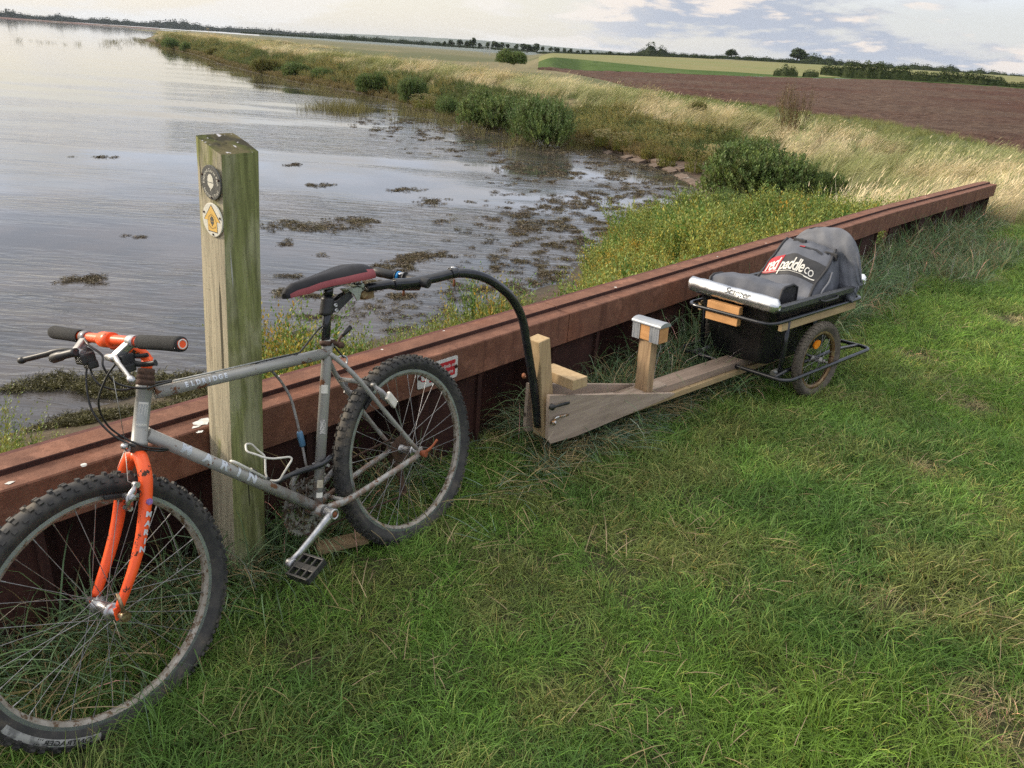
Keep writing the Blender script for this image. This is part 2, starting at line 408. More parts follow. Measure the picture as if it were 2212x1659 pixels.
MG = ground_mat()
j0, j1, j2, j3 = ib
band_mesh('ground', lambda i, j: ~((RL[i, j]) & (j >= j0) & (j < j3)), MG, GZ, col)
def plough_mat():
    m = newmat('ploughed_soil'); t = NT(m); v = t.coord('Object'); a = t.noise(v, .06, 3); f = t.noise(v, 1.3, 9, .75); g = t.noise(v, 4, 5, .75)
    c = t.mix(t.mr(a, .38, .62), (.115, .062, .045), (.135, .092, .068))
    c = t.mix(t.mr(f, .40, .62), t.mix(1., c, (.55, .5, .5), 'MULTIPLY'), c)
    c = t.mix(t.math('MULTIPLY', t.mr(g, .60, .72), .6), c, (.24, .18, .13))
    t.out(c, .95, 0, t.bump(f, 1., .25), .1); return m
MP = plough_mat()
band_mesh('ploughed_field', lambda i, j: RL[i, j] & (j >= j0) & (j < j1), MP, GZ+ploughn)
def field_mat(name, c1, c2, c3, s1, s2):
    m = newmat(name); t = NT(m); v = t.coord('Object'); f = t.noise(v, s1, 5, .6); g = t.noise(v, s2, 6, .7)
    c = t.mix(t.mr(f, .4, .6), c1, c2); c = t.mix(t.mr(g, .5, .7), c, c3); t.out(c, .95, 0, t.bump(g, .8, .2), .1); return m
band_mesh('grass_strip', lambda i, j: RL[i, j] & (j >= j1) & (j < j2), field_mat('green_strip', (.055, .095, .022), (.085, .125, .038), (.045, .075, .02), .05, .5), GZ)
band_mesh('stubble_field', lambda i, j: RL[i, j] & (j >= j2) & (j < j3), field_mat('stubble', (.20, .19, .085), (.17, .185, .075), (.26, .23, .12), .02, .35), GZ)
# ------------------------------------------------------------------ water
def water_mat():
    m = newmat('water'); t = NT(m)
    g = t.n('ShaderNodeNewGeometry'); 
    def mp(sc, rot=0., off=(0, 0, 0)):
        p = t.n('ShaderNodeMapping'); t.L.new(g.outputs['Position'], p.inputs[0]); p.inputs['Scale'].default_value = sc; p.inputs['Rotation'].default_value = (0, 0, rot); p.inputs['Location'].default_value = off; return p.outputs[0]
    w1 = t.noise(mp((1.1, 5.2, 1), R_(12)), 1.5, 4, .55, .8)          # ripples lying across the view
    w2 = t.noise(mp((.5, 1.5, 1), R_(-20)), .8, 3, .5, .4)
    w3 = t.noise(mp((4, 9, 1), R_(5)), 3.0, 3, .6)
    patch = t.mr(t.noise(mp((.07, .26, 1), R_(12), (3, 1, 0)), 1., 4), .42, .60)
    dist = t.n('ShaderNodeVectorMath', operation='LENGTH'); t.L.new(g.outputs['Position'], dist.inputs[0])
    h = t.math('ADD', t.math('MULTIPLY', w1, .55), t.math('MULTIPLY', w2, 1.0)); h = t.math('ADD', h, t.math('MULTIPLY', w3, .04))
    far = t.mr(dist.outputs['Value'], 7, 60, 1., .10)
    st = t.math('MULTIPLY', t.math('ADD', t.math('MULTIPLY', patch, 1.0), .03), far)
    b = t.n('ShaderNodeBump'); t.L.new(h, b.inputs['Height']); b.inputs['Distance'].default_value = .034; t.L.new(st, b.inputs['Strength'])
    mud = t.mix(t.mr(t.noise(mp((1, 1, 1)), .9, 6, .65), .35, .65), (.035, .036, .036), (.070, .060, .052))
    p = t.out(mud, .035, 0, b.outputs[0], .5); p.inputs['IOR'].default_value = 1.48
    return m
w = MB(); rr_ = [0.3, 6, 14, 40, 120, 400, 1200, 2600]; aa_ = np.radians(np.linspace(-80, 66, 60))
w.grid([[(r*math.sin(a), r*math.cos(a), ZW) for r in rr_] for a in aa_], smooth=False)
tag(w.build('water', water_mat()), kind='structure')
w = MB()
# ------------------------------------------------------------------ rusty steel flood wall
def rust_mat(name, c1, c2, c3, sc=14, bump=.6, drop=True, stretch=(1, 1, 1)):
    m = newmat(name); t = NT(m); v = t.coord('Object', stretch); f = t.noise(v, sc, 8, .7); g = t.noise(v, sc*9, 5, .7); h = t.noise(v, sc*.28, 4, .5)
    c = t.mix(t.mr(f, .36, .64), c1, c2); c = t.mix(t.mr(g, .56, .70), c, c3); c = t.mix(t.math('MULTIPLY', t.mr(h, .5, .75), .55), c, t.mix(1., c, (1.35, 1.15, 1.0), 'MULTIPLY'))
    rg = .85
    if drop:
        p = t.coord('Object', (1, 1, 1)); d1 = t.vor(p, 9.); nn = t.noise(p, 60, 3); nz = t.noise(p, 1.9, 2)
        k = t.math('LESS_THAN', t.math('ADD', d1, t.math('MULTIPLY', nn, .05)), .095)
        k = t.math('MULTIPLY', k, t.mr(nz, .42, .50)); gm = t.n('ShaderNodeNewGeometry'); sp = t.n('ShaderNodeSeparateXYZ'); t.L.new(gm.outputs['Normal'], sp.inputs[0])
        k = t.math('MULTIPLY', k, t.math('GREATER_THAN', sp.outputs[2], .7)); c = t.mix(k, c, (.75, .74, .70))
    st = t.noise(t.coord('Object', (1, 1, .12)), 16, 5, .6); c = t.mix(t.mr(st, .52, .70, 0., .55), c, c3); c = t.mix(t.mr(t.noise(t.coord('Object', off=(9, 2, 4)), 4.5, 6, .7), .56, .64, 0., .55), c, tuple(min(1, x*1.55) for x in c2))
    t.out(c, rg, 0, t.bump(t.math('ADD', t.math('MULTIPLY', g, .6), f), bump, .006), .25); return m
MR1 = rust_mat('rusty_steel', (.155, .072, .048), (.210, .102, .068), (.080, .036, .026))
MR2 = rust_mat('dark_rusty_steel', (.040, .018, .015), (.058, .025, .020), (.020, .011, .010), 9, .7, False, (1, 1, .5))
MR3 = rust_mat('deep_red_rust', (.100, .040, .034), (.135, .056, .046), (.060, .026, .023), 20, .8)
WA = W0-WD*3.6; WB = atz(1935, 455.5, .5)*np.array([1, 1, 0]); WC = atz(2154, 398.3, .5)*np.array([1, 1, 0])
WB = W0+WD*((WB-W0)@WD)
wall = empty('flood_wall', tuple(WA), 'long low flood wall of rust-brown steel sheet piles with a stepped steel cap beside the lawn', 'wall')
def capsec(p, n, zt=.5):
    """cross-section of the capping beam: lawn-side face, front strip, raised plate, back strip"""
    q = [(0, zt-.142), (0, zt-.004), (-.004, zt), (-.078, zt), (-.080, zt+.014), (-.083, zt+.016), (-.160, zt+.016), (-.163, zt-.002), (-.222, zt-.006), (-.226, zt-.010), (-.226, zt-.142), (-.214, zt-.142), (-.214, zt-.03), (-.012, zt-.03), (-.012, zt-.142)]
    return [p+n*a+np.array([0, 0, b]) for a, b in q]
def capseg(a, b, na_, nb_, m=10):
    mb = MB(); G = [capsec(a+(b-a)*i/m, unit(na_+(nb_-na_)*i/m)) for i in range(m+1)]
    mb.grid(G, smooth=False, close_v=True); nq = len(G[0])
    for k, f in enumerate(mb.f):
        j = k % nq; mb.m[k] = 1 if j in (7, 8) else (2 if j in (4, 3) else 0)
    for row in (G[0], G[-1]):
        mb.add(row, [(0, 1, 12+1, 14), (1, 2, 3, 12), (3, 4, 5, 6), (3, 6, 7, 12), (12, 7, 8, 11), (8, 9, 10, 11)], 0, False)
    return mb
J1 = W0+WD*1.62+WD*0; WD2 = unit(WC-WB); WN2 = np.array([WD2[1], -WD2[0], 0]); NM = unit(WN+WN2)
J2 = W0+WD*5.15
gap = WD*.003
for a, b, n1_, n2_ in ((WA, J1-gap, WN, WN), (J1+gap, J2-gap, WN, WN), (J2+gap, WB-gap, WN, WN), (WB+gap, WC, WN2, WN2)):
    capseg(a, b, n1_, n2_).build('cap_beam', [MR1, MR3, MR2], wall)
pp = MB()
def pile_line(a, b, n):
    L = np.linalg.norm(b-a); d = unit(b-a); pts = []; s = 0.
    while s < L:
        for ds, e in ((0, -.03), (.34, -.03), (.43, -.19), (.77, -.19), (.86, -.03)):
            if s+ds <= L: pts.append((s+ds, e))
        s += .86
    Gt = []
    for z in (.49, .2, -.2, -1.4): Gt.append([a+d*q+n*e+np.array([0, 0, z]) for q, e in pts])
    pp.grid(Gt, smooth=False)
    Gt = [[p-n*.010 for p in row] for row in Gt]; pp.grid(Gt, smooth=False)
    for q, e in pts[1::5]:                       # interlock ribs
        pp.box(a+d*(q)+n*(e+.006)+np.array([0, 0, -.4]), d, n, (0, 0, 1), .012, .010, .88)
pile_line(WA, WB, WN); pile_line(WB, WC-WD2*.15, WN2)
pp.build('sheet_piling', MR2, wall)
# end flange under the far end of the cap
fl = MB(); fl.box(WC-WD2*.16+WN2*-.11+np.array([0, 0, -.25]), WD2, WN2, (0, 0, 1), .012, .10, .60); fl.build('end_plate', MR2, wall)
# gull droppings on the cap
Mdrop = simple('dropping_white', (.72, .72, .69), (.55, .54, .50), 60, .8)
for px, py, r_ in ((438, 912, .026), (424, 922, .010), (432, 933, .008), (409, 893, .007), (22, 1043, .008)):
    q = atz(px, py, .501); rr4 = random.Random(px); plate_pts = [(r_*(.55+.6*rr4.random())*1.5*math.cos(a), r_*(.4+.6*rr4.random())*math.sin(a)) for a in np.linspace(0, 6.283, 22)[:-1]]
    mb = MB(); mb.add([q+WD*a+WN*b+np.array([0, 0, .0008]) for a, b in plate_pts], [tuple(range(21))], 0, False); mb.build('dropping', Mdrop, wall)
# sign screwed to the cap face
def wallpt(px, py, off=0.): return atplane(px, py, W0+WN*off, WN)
SA = (wallpt(866, 797), wallpt(984, 765))
sgc = wallpt(949, 793); 
def on_face(c, du, dz, off=0.): return c+WD*du+np.array([0, 0, dz])+WN*off
s0 = (wallpt(903, 813)-W0)@WD; s1 = (wallpt(985, 785)-W0)@WD
sc_ = W0+WD*((s0+s1)/2)+np.array([0, 0, .428])
SWd, SHt = .5*(s1-s0)+.006, .047
sign = empty('warning_sign', tuple(sc_+WN*.002), 'small white and red warning sign on the rusty wall behind the rear bicycle wheel', 'sign')
def rrect(w_, h_, r, n=5):
    out = []
    for cx_, cy_, a0 in ((w_-r, h_-r, 0), (-w_+r, h_-r, 90), (-w_+r, -h_+r, 180), (w_-r, -h_+r, 270)):
        for k in range(n+1): a = R_(a0+90*k/n); out.append((cx_+r*math.cos(a), cy_+r*math.sin(a)))
    return out
def plate(mb, c, ux, uy, nrm, outline, t0, t1, mi=0):
    F0 = [c+ux*a+uy*b+nrm*t0 for a, b in outline]; F1 = [c+ux*a+uy*b+nrm*t1 for a, b in outline]; n = len(outline)
    mb.add(F0+F1, [tuple(range(n-1, -1, -1)), tuple(range(n, 2*n))]+[(i, (i+1) % n, n+(i+1) % n, n+i) for i in range(n)], mi, False); return mb
UZ = np.array([0, 0, 1.])
Mwhite = simple('sign_white', (.72, .72, .70), (.6, .6, .58), 40, .45)
Mred = simple('sign_red', (.52, .03, .045), (.42, .025, .035), 30, .45)
plate(MB(), sc_, WD, UZ, WN, rrect(SWd, SHt, .012), .002, .004).build('plate', Mwhite, sign)
plate(MB(), sc_+WD*.024, WD, UZ, WN, rrect(SWd-.038, SHt-.014, .002), .004, .0045).build('red_panel', Mred, sign)
def put_text(mb, txt, c, ux, uy, nrm, size, off, bold=0., spacing=1., mi=0, squash=1., warp=None):
    V, Fq = text_geo(txt, 1., bold, spacing)
    V = V[:, :2]*np.array([size*squash, size])
    if warp is not None: P = [warp(a, b) for a, b in V]
    else: P = [c+ux*a+uy*b+nrm*off for a, b in V]
    mb.add(P, Fq, mi, False); return mb
tx = MB()
put_text(tx, 'Do not climb on', sc_+WD*.024+UZ*.013, WD, UZ, WN, .0215, .0050, .02)
put_text(tx, 'this structure', sc_+WD*.024-UZ*.014, WD, UZ, WN, .0215, .0050, .02)
tx.build('lettering', Mwhite, sign)
for s_ in (-1, 1): MB().lathe(sc_+WD*(SWd-.010)*s_+WN*.004, WN, [(.0, .006), (.006, .005), (.008, .001), (.009, 0)], 12).build('screw', MR2, sign)
rg_ = MB(); q_ = sc_-WD*(SWd-.034)
rg_.lathe(q_, WN, [(.022, .0040), (.022, .0048), (.0175, .0048), (.0175, .0040)], 28, closed=True); rg_.box(q_+WN*.0046, WD+UZ, WN, WD-UZ, .0022, .0004, .018)
rg_.build('prohibition_ring', Mred, sign)

# ------------------------------------------------------------------ waymark post
PB = np.array([-.8284, 1.9993, 0.]); PT = np.array([-.7771, 2.0205, 1.3147]); pr = unit([.593, .805, 0]); pl = np.array([-.805, .593, 0]); PS = .114
def wood_mat(name, base, moss, mossf, grain=(1, 1, .06), sc=60, crack=None, top=False):
    m = newmat(name); t = NT(m); v = t.coord('Object', grain); g = t.noise(v, sc, 6, .65, .6); v2 = t.coord('Object'); h = t.noise(t.coord('Object', (1, 1, .35)), 7, 5, .6, .3)
    c = t.mix(t.mr(g, .35, .7), base, tuple(x*.62 for x in base))
    if moss is not None:
        k = t.mr(h, .5-mossf, .62-mossf); c2 = t.mix(t.mr(g, .3, .7), moss, tuple(x*.45 for x in moss)); c = t.mix(k, c, c2)
    if top: c = t.mix(t.mr(t.noise(v2, 14, 4), .5, .62), c, (.05, .045, .03)); c = t.mix(t.mr(t.noise(v2, 55, 3), .64, .67), c, (.6, .58, .6))
    if crack: c = t.mix(t.mr(t.noise(t.coord('Object', (1, 1, .05), off=(3, 1, 0)), 26, 2, .5), .70, .73), c, crack)
    c = t.mix(t.mr(t.noise(v2, 170, 3, .6), .62, .68, 0., .7), c, tuple(x*.3 for x in base)); ck = t.mr(t.noise(t.coord('Object', (1, 1, .03), off=(1, 6, 0)), 45, 2, .4), .66, .68, 0., .85); c = t.mix(ck, c, (.03, .03, .02))
    t.out(c, .85, 0, t.bump(t.math('SUBTRACT', g, ck), .7, .004), .2); return m
Mp1 = wood_mat('weathered_post_wood', (.47, .42, .30), (.28, .30, .10), .00)
Mp2 = wood_mat('mossy_post_wood', (.38, .38, .22), (.28, .30, .12), .08, crack=(.5,.5,.47))
Mp3 = wood_mat('post_top_wood', (.14, .12, .06), (.09, .10, .03), .0, (1, 1, 1), 30, None, True)
post = empty('waymark_post', tuple(PB), 'square wooden waymark post green with algae standing between the bicycle frame and rusty wall', 'post')
def pcorner(i, j, z):
    f = z/1.3147; return PB+(PT-PB)*f+pr*PS*i+pl*PS*j
pm = MB(); NZ = 26; zs = [-.15+(1.3147+.15)*k/NZ for k in range(NZ+1)]
def ptop(i, j): p = pcorner(i, j, 1.3147); p[2] = 1.3147+.036*j+.003*i; return p
per = []
for (i0, j0_), (i1, j1_), n_ in (((0, 0), (1, 0), 6), ((1, 0), (1, 1), 6), ((1, 1), (0, 1), 6), ((0, 1), (0, 0), 6)):
    for k in range(n_): f = k/n_; per.append((i0+(i1-i0)*f, j0_+(j1_-j0_)*f))
G = []
for a_, z in enumerate(zs):
    row = []
    for i, j in per:
        w_ = .0012*(mnoise(Vector((i*9, j*9, z*3)))); ci = .5+(i-.5)*(1 if not (i in (0, 1) and j in (0, 1)) else .965); cj = .5+(j-.5)*(1 if not (i in (0, 1) and j in (0, 1)) else .965)
        p = ptop(ci, cj) if a_ == NZ else pcorner(ci, cj, z); row.append(p+pr*w_*2)
    G.append(row)
pm.grid(G, smooth=False, close_v=True)
for k in range(len(pm.f)):
    j = k % 24; pm.m[k] = 1 if j < 12 else 0
b_ = len(pm.v); pm.add([p for p in G[-1]], [tuple(range(24))], 2, False)
pm.build('timber', [Mp1, Mp2, Mp3], post)
# discs on the face towards the left
nl = -pr                                        # outward normal of that face
Mblk = simple('disc_dark', (.055, .058, .055), (.08, .08, .075), 60, .5)
Mcream = simple('disc_cream', (.74, .72, .62), (.66, .64, .54), 60, .45)
Myel = simple('disc_yellow', (.78, .50, .13), (.72, .45, .11), 60, .5)
def facept(px, py):
    o = PB+(PT-PB)*.8; return atplane(px, py, o, pr)
def arc_text(mb, txt, c, ux, uy, nrm, rad, size, a0, off, inner=False):
    n = len(txt)
    wd = {'i': .45, 'l': .45, 't': .6, ' ': .5, 'r': .65, 'm': 1.5, 'a': .95, 'N': 1.25, 'T': 1.05, 'P': 1.05, 'C': 1.15, 'E': 1.05}
    ws = [wd.get(ch, .95) for ch in txt]; tot = sum(ws); acc = 0
    for ch, w_ in zip(txt, ws):
        mid = acc+w_/2; acc += w_
        if ch == ' ': continue
        s_ = (mid-tot/2)*size*.62
        a = (a0-s_/rad) if not inner else (a0+s_/rad)
        rd = math.cos(a)*ux+math.sin(a)*uy
        tg = (math.sin(a)*ux-math.cos(a)*uy) if not inner else (-math.sin(a)*ux+math.cos(a)*uy); up = rd if not inner else -rd
        put_text(mb, ch, c+rd*rad, tg, up, nrm, size, off, .01)
def acorn(mb, c, ux, uy, nrm, h, off, split=True):
    w_ = h*.30
    top = [(w_*math.cos(a), h*.02+h*.48*math.sin(a)**.85 if math.sin(a) > 0 else h*.02) for a in np.linspace(0, math.pi, 15)]
    bot = [(-w_*1.08, -h*.03), (-w_*.95, -h*.16), (-w_*.45, -h*.32), (-w_*.2, -h*.38), (-w_*.32, -h*.5), (-w_*.12, -h*.5), (w_*.12, -h*.38), (w_*.45, -h*.32), (w_*.95, -h*.16), (w_*1.08, -h*.03)]
    plate(mb, c, ux, uy, nrm, top, off, off+.0003); plate(mb, c, ux, uy, nrm, bot, off, off+.0003)
ux_ = pl*-1.                                    # picture-right along the face
dc1 = facept(457.5, 394); dc2 = facept(461, 475)
for dc, dark in ((dc1, True), (dc2, False)):
    rd = .0445
    o_ = MB().lathe(dc, nl, [(rd, 0), (rd, .0025), (rd-.001, .0035)], 40).build('waymark_disc', Mblk if dark else Mcream, post)
    o_['label'] = 'dark grey round coast path disc with pale acorn' if dark else 'cream round disc with yellow arrow and acorn'
    tb = MB()
    if dark:
        acorn(tb, dc, ux_, UZ, nl, .043, .0037); tb.build('acorn', Mcream, o_); tb = MB()
        arc_text(tb, 'England Coast Path', dc, ux_, UZ, nl, .031, .0115, math.pi/2, .0039); arc_text(tb, 'National Trail', dc, ux_, UZ, nl, .036, .0115, -math.pi/2, .0039, True)
        tb.build('lettering', Mcream, o_)
    else:
        def arrow(s_, o1, o2, mt, nm):
            q = [(x*s_, y*s_) for x, y in ((0, .040), (-.037, -.002), (-.021, -.002), (-.021, -.031), (.021, -.031), (.021, -.002), (.037, -.002))]
            plate(MB(), dc, ux_, UZ, nl, q, o1, o2).build(nm, mt, o_)
        arrow(1.03, .0036, .0038, Mblk, 'arrow_outline'); arrow(.95, .0039, .0041, Myel, 'arrow')
        acorn(tb, dc-UZ*.003, ux_, UZ, nl, .026, .0043); tb.build('acorn', Mblk, o_); tb = MB()
        arc_text(tb, 'England Coast Path', dc-UZ*.003, ux_, UZ, nl, .017, .0055, math.pi/2, .0044); arc_text(tb, 'National Trail', dc-UZ*.003, ux_, UZ, nl, .019, .0055, -math.pi/2, .0044, True)
        tb.build('lettering', Mblk, o_)
    for a in (100+55, 100-55-30, 270):
        q = dc+ux_*math.cos(R_(a))*rd*.86+UZ*math.sin(R_(a))*rd*.86; MB().lathe(q, nl, [(.003, .003), (.003, .0052), (0, .006)], 10).build('nail', MR2, o_)
for px, py in ((494, 372), (541, 372), (497, 427), (544.5, 427)):
    q = atplane(px, py, PB+(PT-PB)*.8, pl); MB().lathe(q-pl*.0005, -pl, [(.0035, 0), (.0035, .002), (0, .003)], 8).build('nail', MR2, post)
# ------------------------------------------------------------------ bicycle
bn = unit([.82513616, -.52908731, .19803268]); bu = np.array([-.53831924, -.84269858, -.00845546]); bw = np.array([-.17135553, .0996279, .98015895])
BO = np.array([-.34, 2.395, .307])-bn*.011
def B(a, b, o=0.): return BO+bu*a+bw*b+bn*o
BROOT = tuple(B(.5, -.31))
bike = empty('bicycle', BROOT, 'old grey and orange mountain bike leaning on the wooden post, tied to the trailer behind', 'bicycle')
def painted(name, c1, c2, chip, th=.62, csc=45, rough=.35, metal=.0, big=None):
    m = newmat(name); t = NT(m); v = t.coord('Object'); f = t.noise(v, 9, 5, .6); g = t.noise(v, csc, 6, .7); h = t.noise(v, 5, 3, .5)
    c = t.mix(t.mr(f, .35, .65), c1, c2); k = t.mr(t.math('ADD', g, t.math('MULTIPLY', t.math('SUBTRACT', h, .5), .35)), th, th+.03)
    if big is not None:
        sp = t.n('ShaderNodeSeparateXYZ'); t.L.new(v, sp.inputs[0])
        k2 = t.math('MULTIPLY', t.mr(sp.outputs[2], big[1], big[0], 1., 0.), t.mr(t.noise(v, 24, 6, .7), .44, .56)); c = t.mix(t.math('MULTIPLY', k2, .85), c, chip)
    c = t.mix(k, c, chip)
    r = t.math('ADD', t.math('MULTIPLY', k, .4), rough); t.out(c, r, metal, t.bump(k, .35, .0015), .45); return m
Mframe = painted('grey_paint', (.30, .30, .285), (.36, .355, .335), (.17, .075, .035), .615, 30, .38, .15, big=(.50, .22))
Morange = painted('orange_paint', (.88, .095, .022), (.95, .125, .03), (.05, .025, .015), .595, 30, .36)
Msilver = simple('silver_alloy', (.55, .55, .56), (.42, .42, .43), 50, .30, .9, r2=.45)
Mdull = simple('dull_alloy', (.36, .36, .36), (.24, .22, .2), 60, .5, .7, spots=[((.10, .05, .03), 70, .6, .08)])
Mblackp = simple('black_plastic', (.018, .018, .019), (.030, .030, .032), 60, .45)
Mblackm = simple('black_tube', (.016, .017, .021), (.026, .028, .034), 30, .24, .2, coat=.3)
Mtyre = simple('tyre_rubber', (.028, .028, .029), (.055, .052, .048), 26, .75, bump=.3, bdist=.001, spots=[((.10, .085, .065), 9, .54, .14)])
Mfoam = simple('foam_grip', (.020, .020, .020), (.034, .034, .034), 200, .95, bump=.9, bdist=.002, bscale=700)
Mspoke = simple('spoke_steel', (.34, .34, .35), (.24, .23, .22), 40, .4, .8)
Mrim = simple('rim_alloy', (.36, .39, .40), (.28, .30, .31), 18, .38, .75, spots=[((.20, .17, .14), 40, .60, .1)])
Mrimd = simple('dirty_rim', (.30, .27, .23), (.40, .37, .33), 30, .6, .4, spots=[((.13, .08, .045), 55, .5, .12)])
Mrusty = simple('rusty_bolt', (.16, .06, .03), (.26, .09, .035), 90, .8, .1, bump=.5)
Mrustd = simple('dark_rusty_metal', (.055, .030, .020), (.10, .055, .035), 90, .75, .2, bump=.5)
Mwhitep = simple('white_plastic', (.70, .68, .63), (.58, .56, .50), 40, .4)
Mdecal = simple('decal_silver', (.55, .59, .66), (.66, .69, .74), 60, .35, .2)
Mcable = simple('cable_housing', (.012, .012, .013), (.02, .02, .02), 60, .35)
def ring_pts(c, ax, r, k=72):
    ax = unit(ax); a = unit(np.cross(ax, [0, 0, 1.])); b = np.cross(a, ax); return a, b
def make_wheel(parent, c, ax, RT=.333, RB=.2795, tw=.026, hubw=.050, nsp=32, knobs=66, rimm=None, rimin=None, ph=0., flat=True, tyrem=None, hubr=.021, hlen=.07, knob_h=.0045, rw=.0125, wheelname='wheel'):
    W_ = sub_empty(wheelname, parent); ax = unit(ax); a, b = ring_pts(c, ax, 1)
    pos = np.zeros(3); p = parent
    while p is not None: pos = pos+np.array(p.location); p = p.parent
    W_.location = tuple(c-pos)
    mr = (RT-RB)/2-knob_h/2; cr = RT-knob_h-mr
    prof = []
    for k in range(17):
        t = R_(-142+284*k/16); x = mr*math.cos(t); y = tw*math.sin(t)
        prof.append((cr+x, y*(1. if abs(k-8) < 6 else .85)))
    prof += [(RB-.001, rw*.8), (RB-.001, -rw*.8)]
    mb = MB().lathe(c, ax, prof, 96, closed=True)
    rr = random.Random(5)
    def knob(ang, off, hw, hl, hh):
        rd = a*math.cos(ang)+b*math.sin(ang); tg = -a*math.sin(ang)+b*math.cos(ang)
        s_ = min(1, abs(off)/tw); t = math.asin(s_)*(1 if off > 0 else -1); nrm = unit(rd*math.cos(t)+ax*math.sin(t)*.9); sd_ = unit(np.cross(tg, nrm))
        q = c+rd*(cr+mr*math.cos(t)*.99)+ax*off
        mb.box(q+nrm*hh*.35, sd_, tg, nrm, hw, hl, hh)
    for k in range(knobs):
        an = 2*math.pi*k/knobs; st = 2*math.pi/knobs
        if k % 2 == 0: knob(an, .0045, .0035, .0055, knob_h); knob(an, -.0045, .0035, .0055, knob_h)
        else: knob(an, 0, .006, .004, knob_h)
        for s_ in (-1, 1):
            knob(an+st*(.25 if k % 2 else 0), s_*tw*.58, .0042, .0048, knob_h*.95); knob(an+st*.5, s_*tw*(.90 if k % 2 else .86), .0038, .0050, knob_h*.8)
    mb.build('tyre', tyrem or Mtyre, W_, fix=False)
    R1 = RB+.006
    rp = [(R1, rw-.0015), (R1, rw), (R1-.012, rw), (R1-.016, rw*.8), (R1-.021, rw*.45), (R1-.021, -rw*.45), (R1-.016, -rw*.8), (R1-.012, -rw), (R1, -rw), (R1, -rw+.0015), (R1-.007, -rw+.003), (R1-.007, rw-.003)]
    mb = MB().lathe(c, ax, rp, 96, closed=True, smooth=False)
    for k, f in enumerate(mb.f): mb.m[k] = 1 if (k//96) in (2, 3, 4, 5, 6) else 0
    mb.build('rim', [rimm or Mrim, rimin or rimm or Mrim], W_, fix=False)
    h = hlen/2
    mb = MB().lathe(c, ax, [(.007, -h-.012), (.009, -h-.010), (.009, -h), (hubr*.75, -h+.001), (hubr*1.05, -h+.004), (hubr*1.05, -h+.007), (hubr*.72, -h+.012), (hubr*.62, -.008), (hubr*.62, .008), (hubr*.72, h-.012), (hubr*1.05, h-.007), (hubr*1.05, h-.004), (hubr*.75, h-.001), (.009, h), (.009, h+.010), (.007, h+.012)], 24)
    mb.build('hub', Msilver if rimm is None else Mdull, W_)
    mb = MB(); half = nsp//2
    for k in range(nsp):
        s_ = 1 if k % 2 else -1; ra = 2*math.pi*(k+.5)/nsp+ph; cr_ = 1 if (k//2) % 2 else -1
        ha = ra+cr_*R_(68 if nsp > 24 else 50); p0 = c+ax*s_*(h-.0055)+(a*math.cos(ha)+b*math.sin(ha))*hubr*.9; p1 = c+ax*s_*.003+(a*math.cos(ra)+b*math.sin(ra))*(R1-.020)
        mb.tube([p0, p1], .0010, 5, cap=False); mb.tube([p1-unit(p1-p0)*.013, p1], .0019, 6, cap=False)
    mb.build('spokes', Mspoke, W_, fix=False)
    return W_, a, b
FO = B(1.083, .008, -.012); fax = unit([.827, -.529, .191])
fw_, fa, fb = make_wheel(bike, FO, fax, RT=.334, hlen=.074, ph=.07, rimin=Mrimd)
fw_['label'] = 'front bicycle wheel with knobbly tyre and white sidewall lettering'
rw_, ra_, rb_ = make_wheel(bike, B(0, 0, 0), unit([.823, -.529, .205]), RT=.333, hlen=.075, ph=.3, rimin=Mrimd)
# sidewall lettering patch, bottom of the front tyre
def sidewall(ang, rad, off=.0):
    rd = fa*math.cos(ang)+fb*math.sin(ang); return FO+rd*rad+fax*off
tb, tl = MB(), MB(); A0 = None
def ang_of(px, py):
    p = atplane(px, py, FO+fax*.022, fax)-FO; return math.atan2(p@fb, p@fa), np.linalg.norm(p)
a0_, _r0 = ang_of(18, 1558); a1_, _r1 = ang_of(217, 1582)
G = []; NN = 30
dA = (a1_-a0_+math.pi) % (2*math.pi)-math.pi
def swp(f, g): an = a0_+dA*f; rad = .2965+g*.0175; s_ = (rad-.3037)/.0235; return sidewall(an, rad, .0262*math.cos(math.asin(max(-1, min(1, s_))))*1.0+.0006)
tb.grid([[swp(k/NN, g) for g in (0, .33, .66, 1)] for k in range(NN+1) if k/NN < .36 or True], smooth=True)
swm = newmat('sidewall_print'); _t = NT(swm); _t.out(_t.mix(_t.mr(_t.noise(_t.coord('Object'), 45, 4), .45, .6), (.34, .34, .33), (.16, .16, .16)), .7)
tb.build('sidewall_patch', swm, fw_, fix=False)
V, Fq = text_geo('BONTRAGER', 1., .02, fine=1); V = V[:, :2]; wv = V[:, 0].max()-V[:, 0].min()
P = []
for x_, y_ in V: q = .70-(x_/wv)*.52; P.append(swp(q, .5-y_*.85)+fax*.0006)
tl.add(P, Fq, 0, False)
for k in range(3): tl.add([swp(.37+k*.022, .1)+fax*.0007, swp(.38+k*.022, .1)+fax*.0007, swp(.365+k*.022, .9)+fax*.0007, swp(.355+k*.022, .9)+fax*.0007], [(0, 1, 2, 3)], 0, False)
tl.build('lettering', Mblackp, fw_, fix=False)
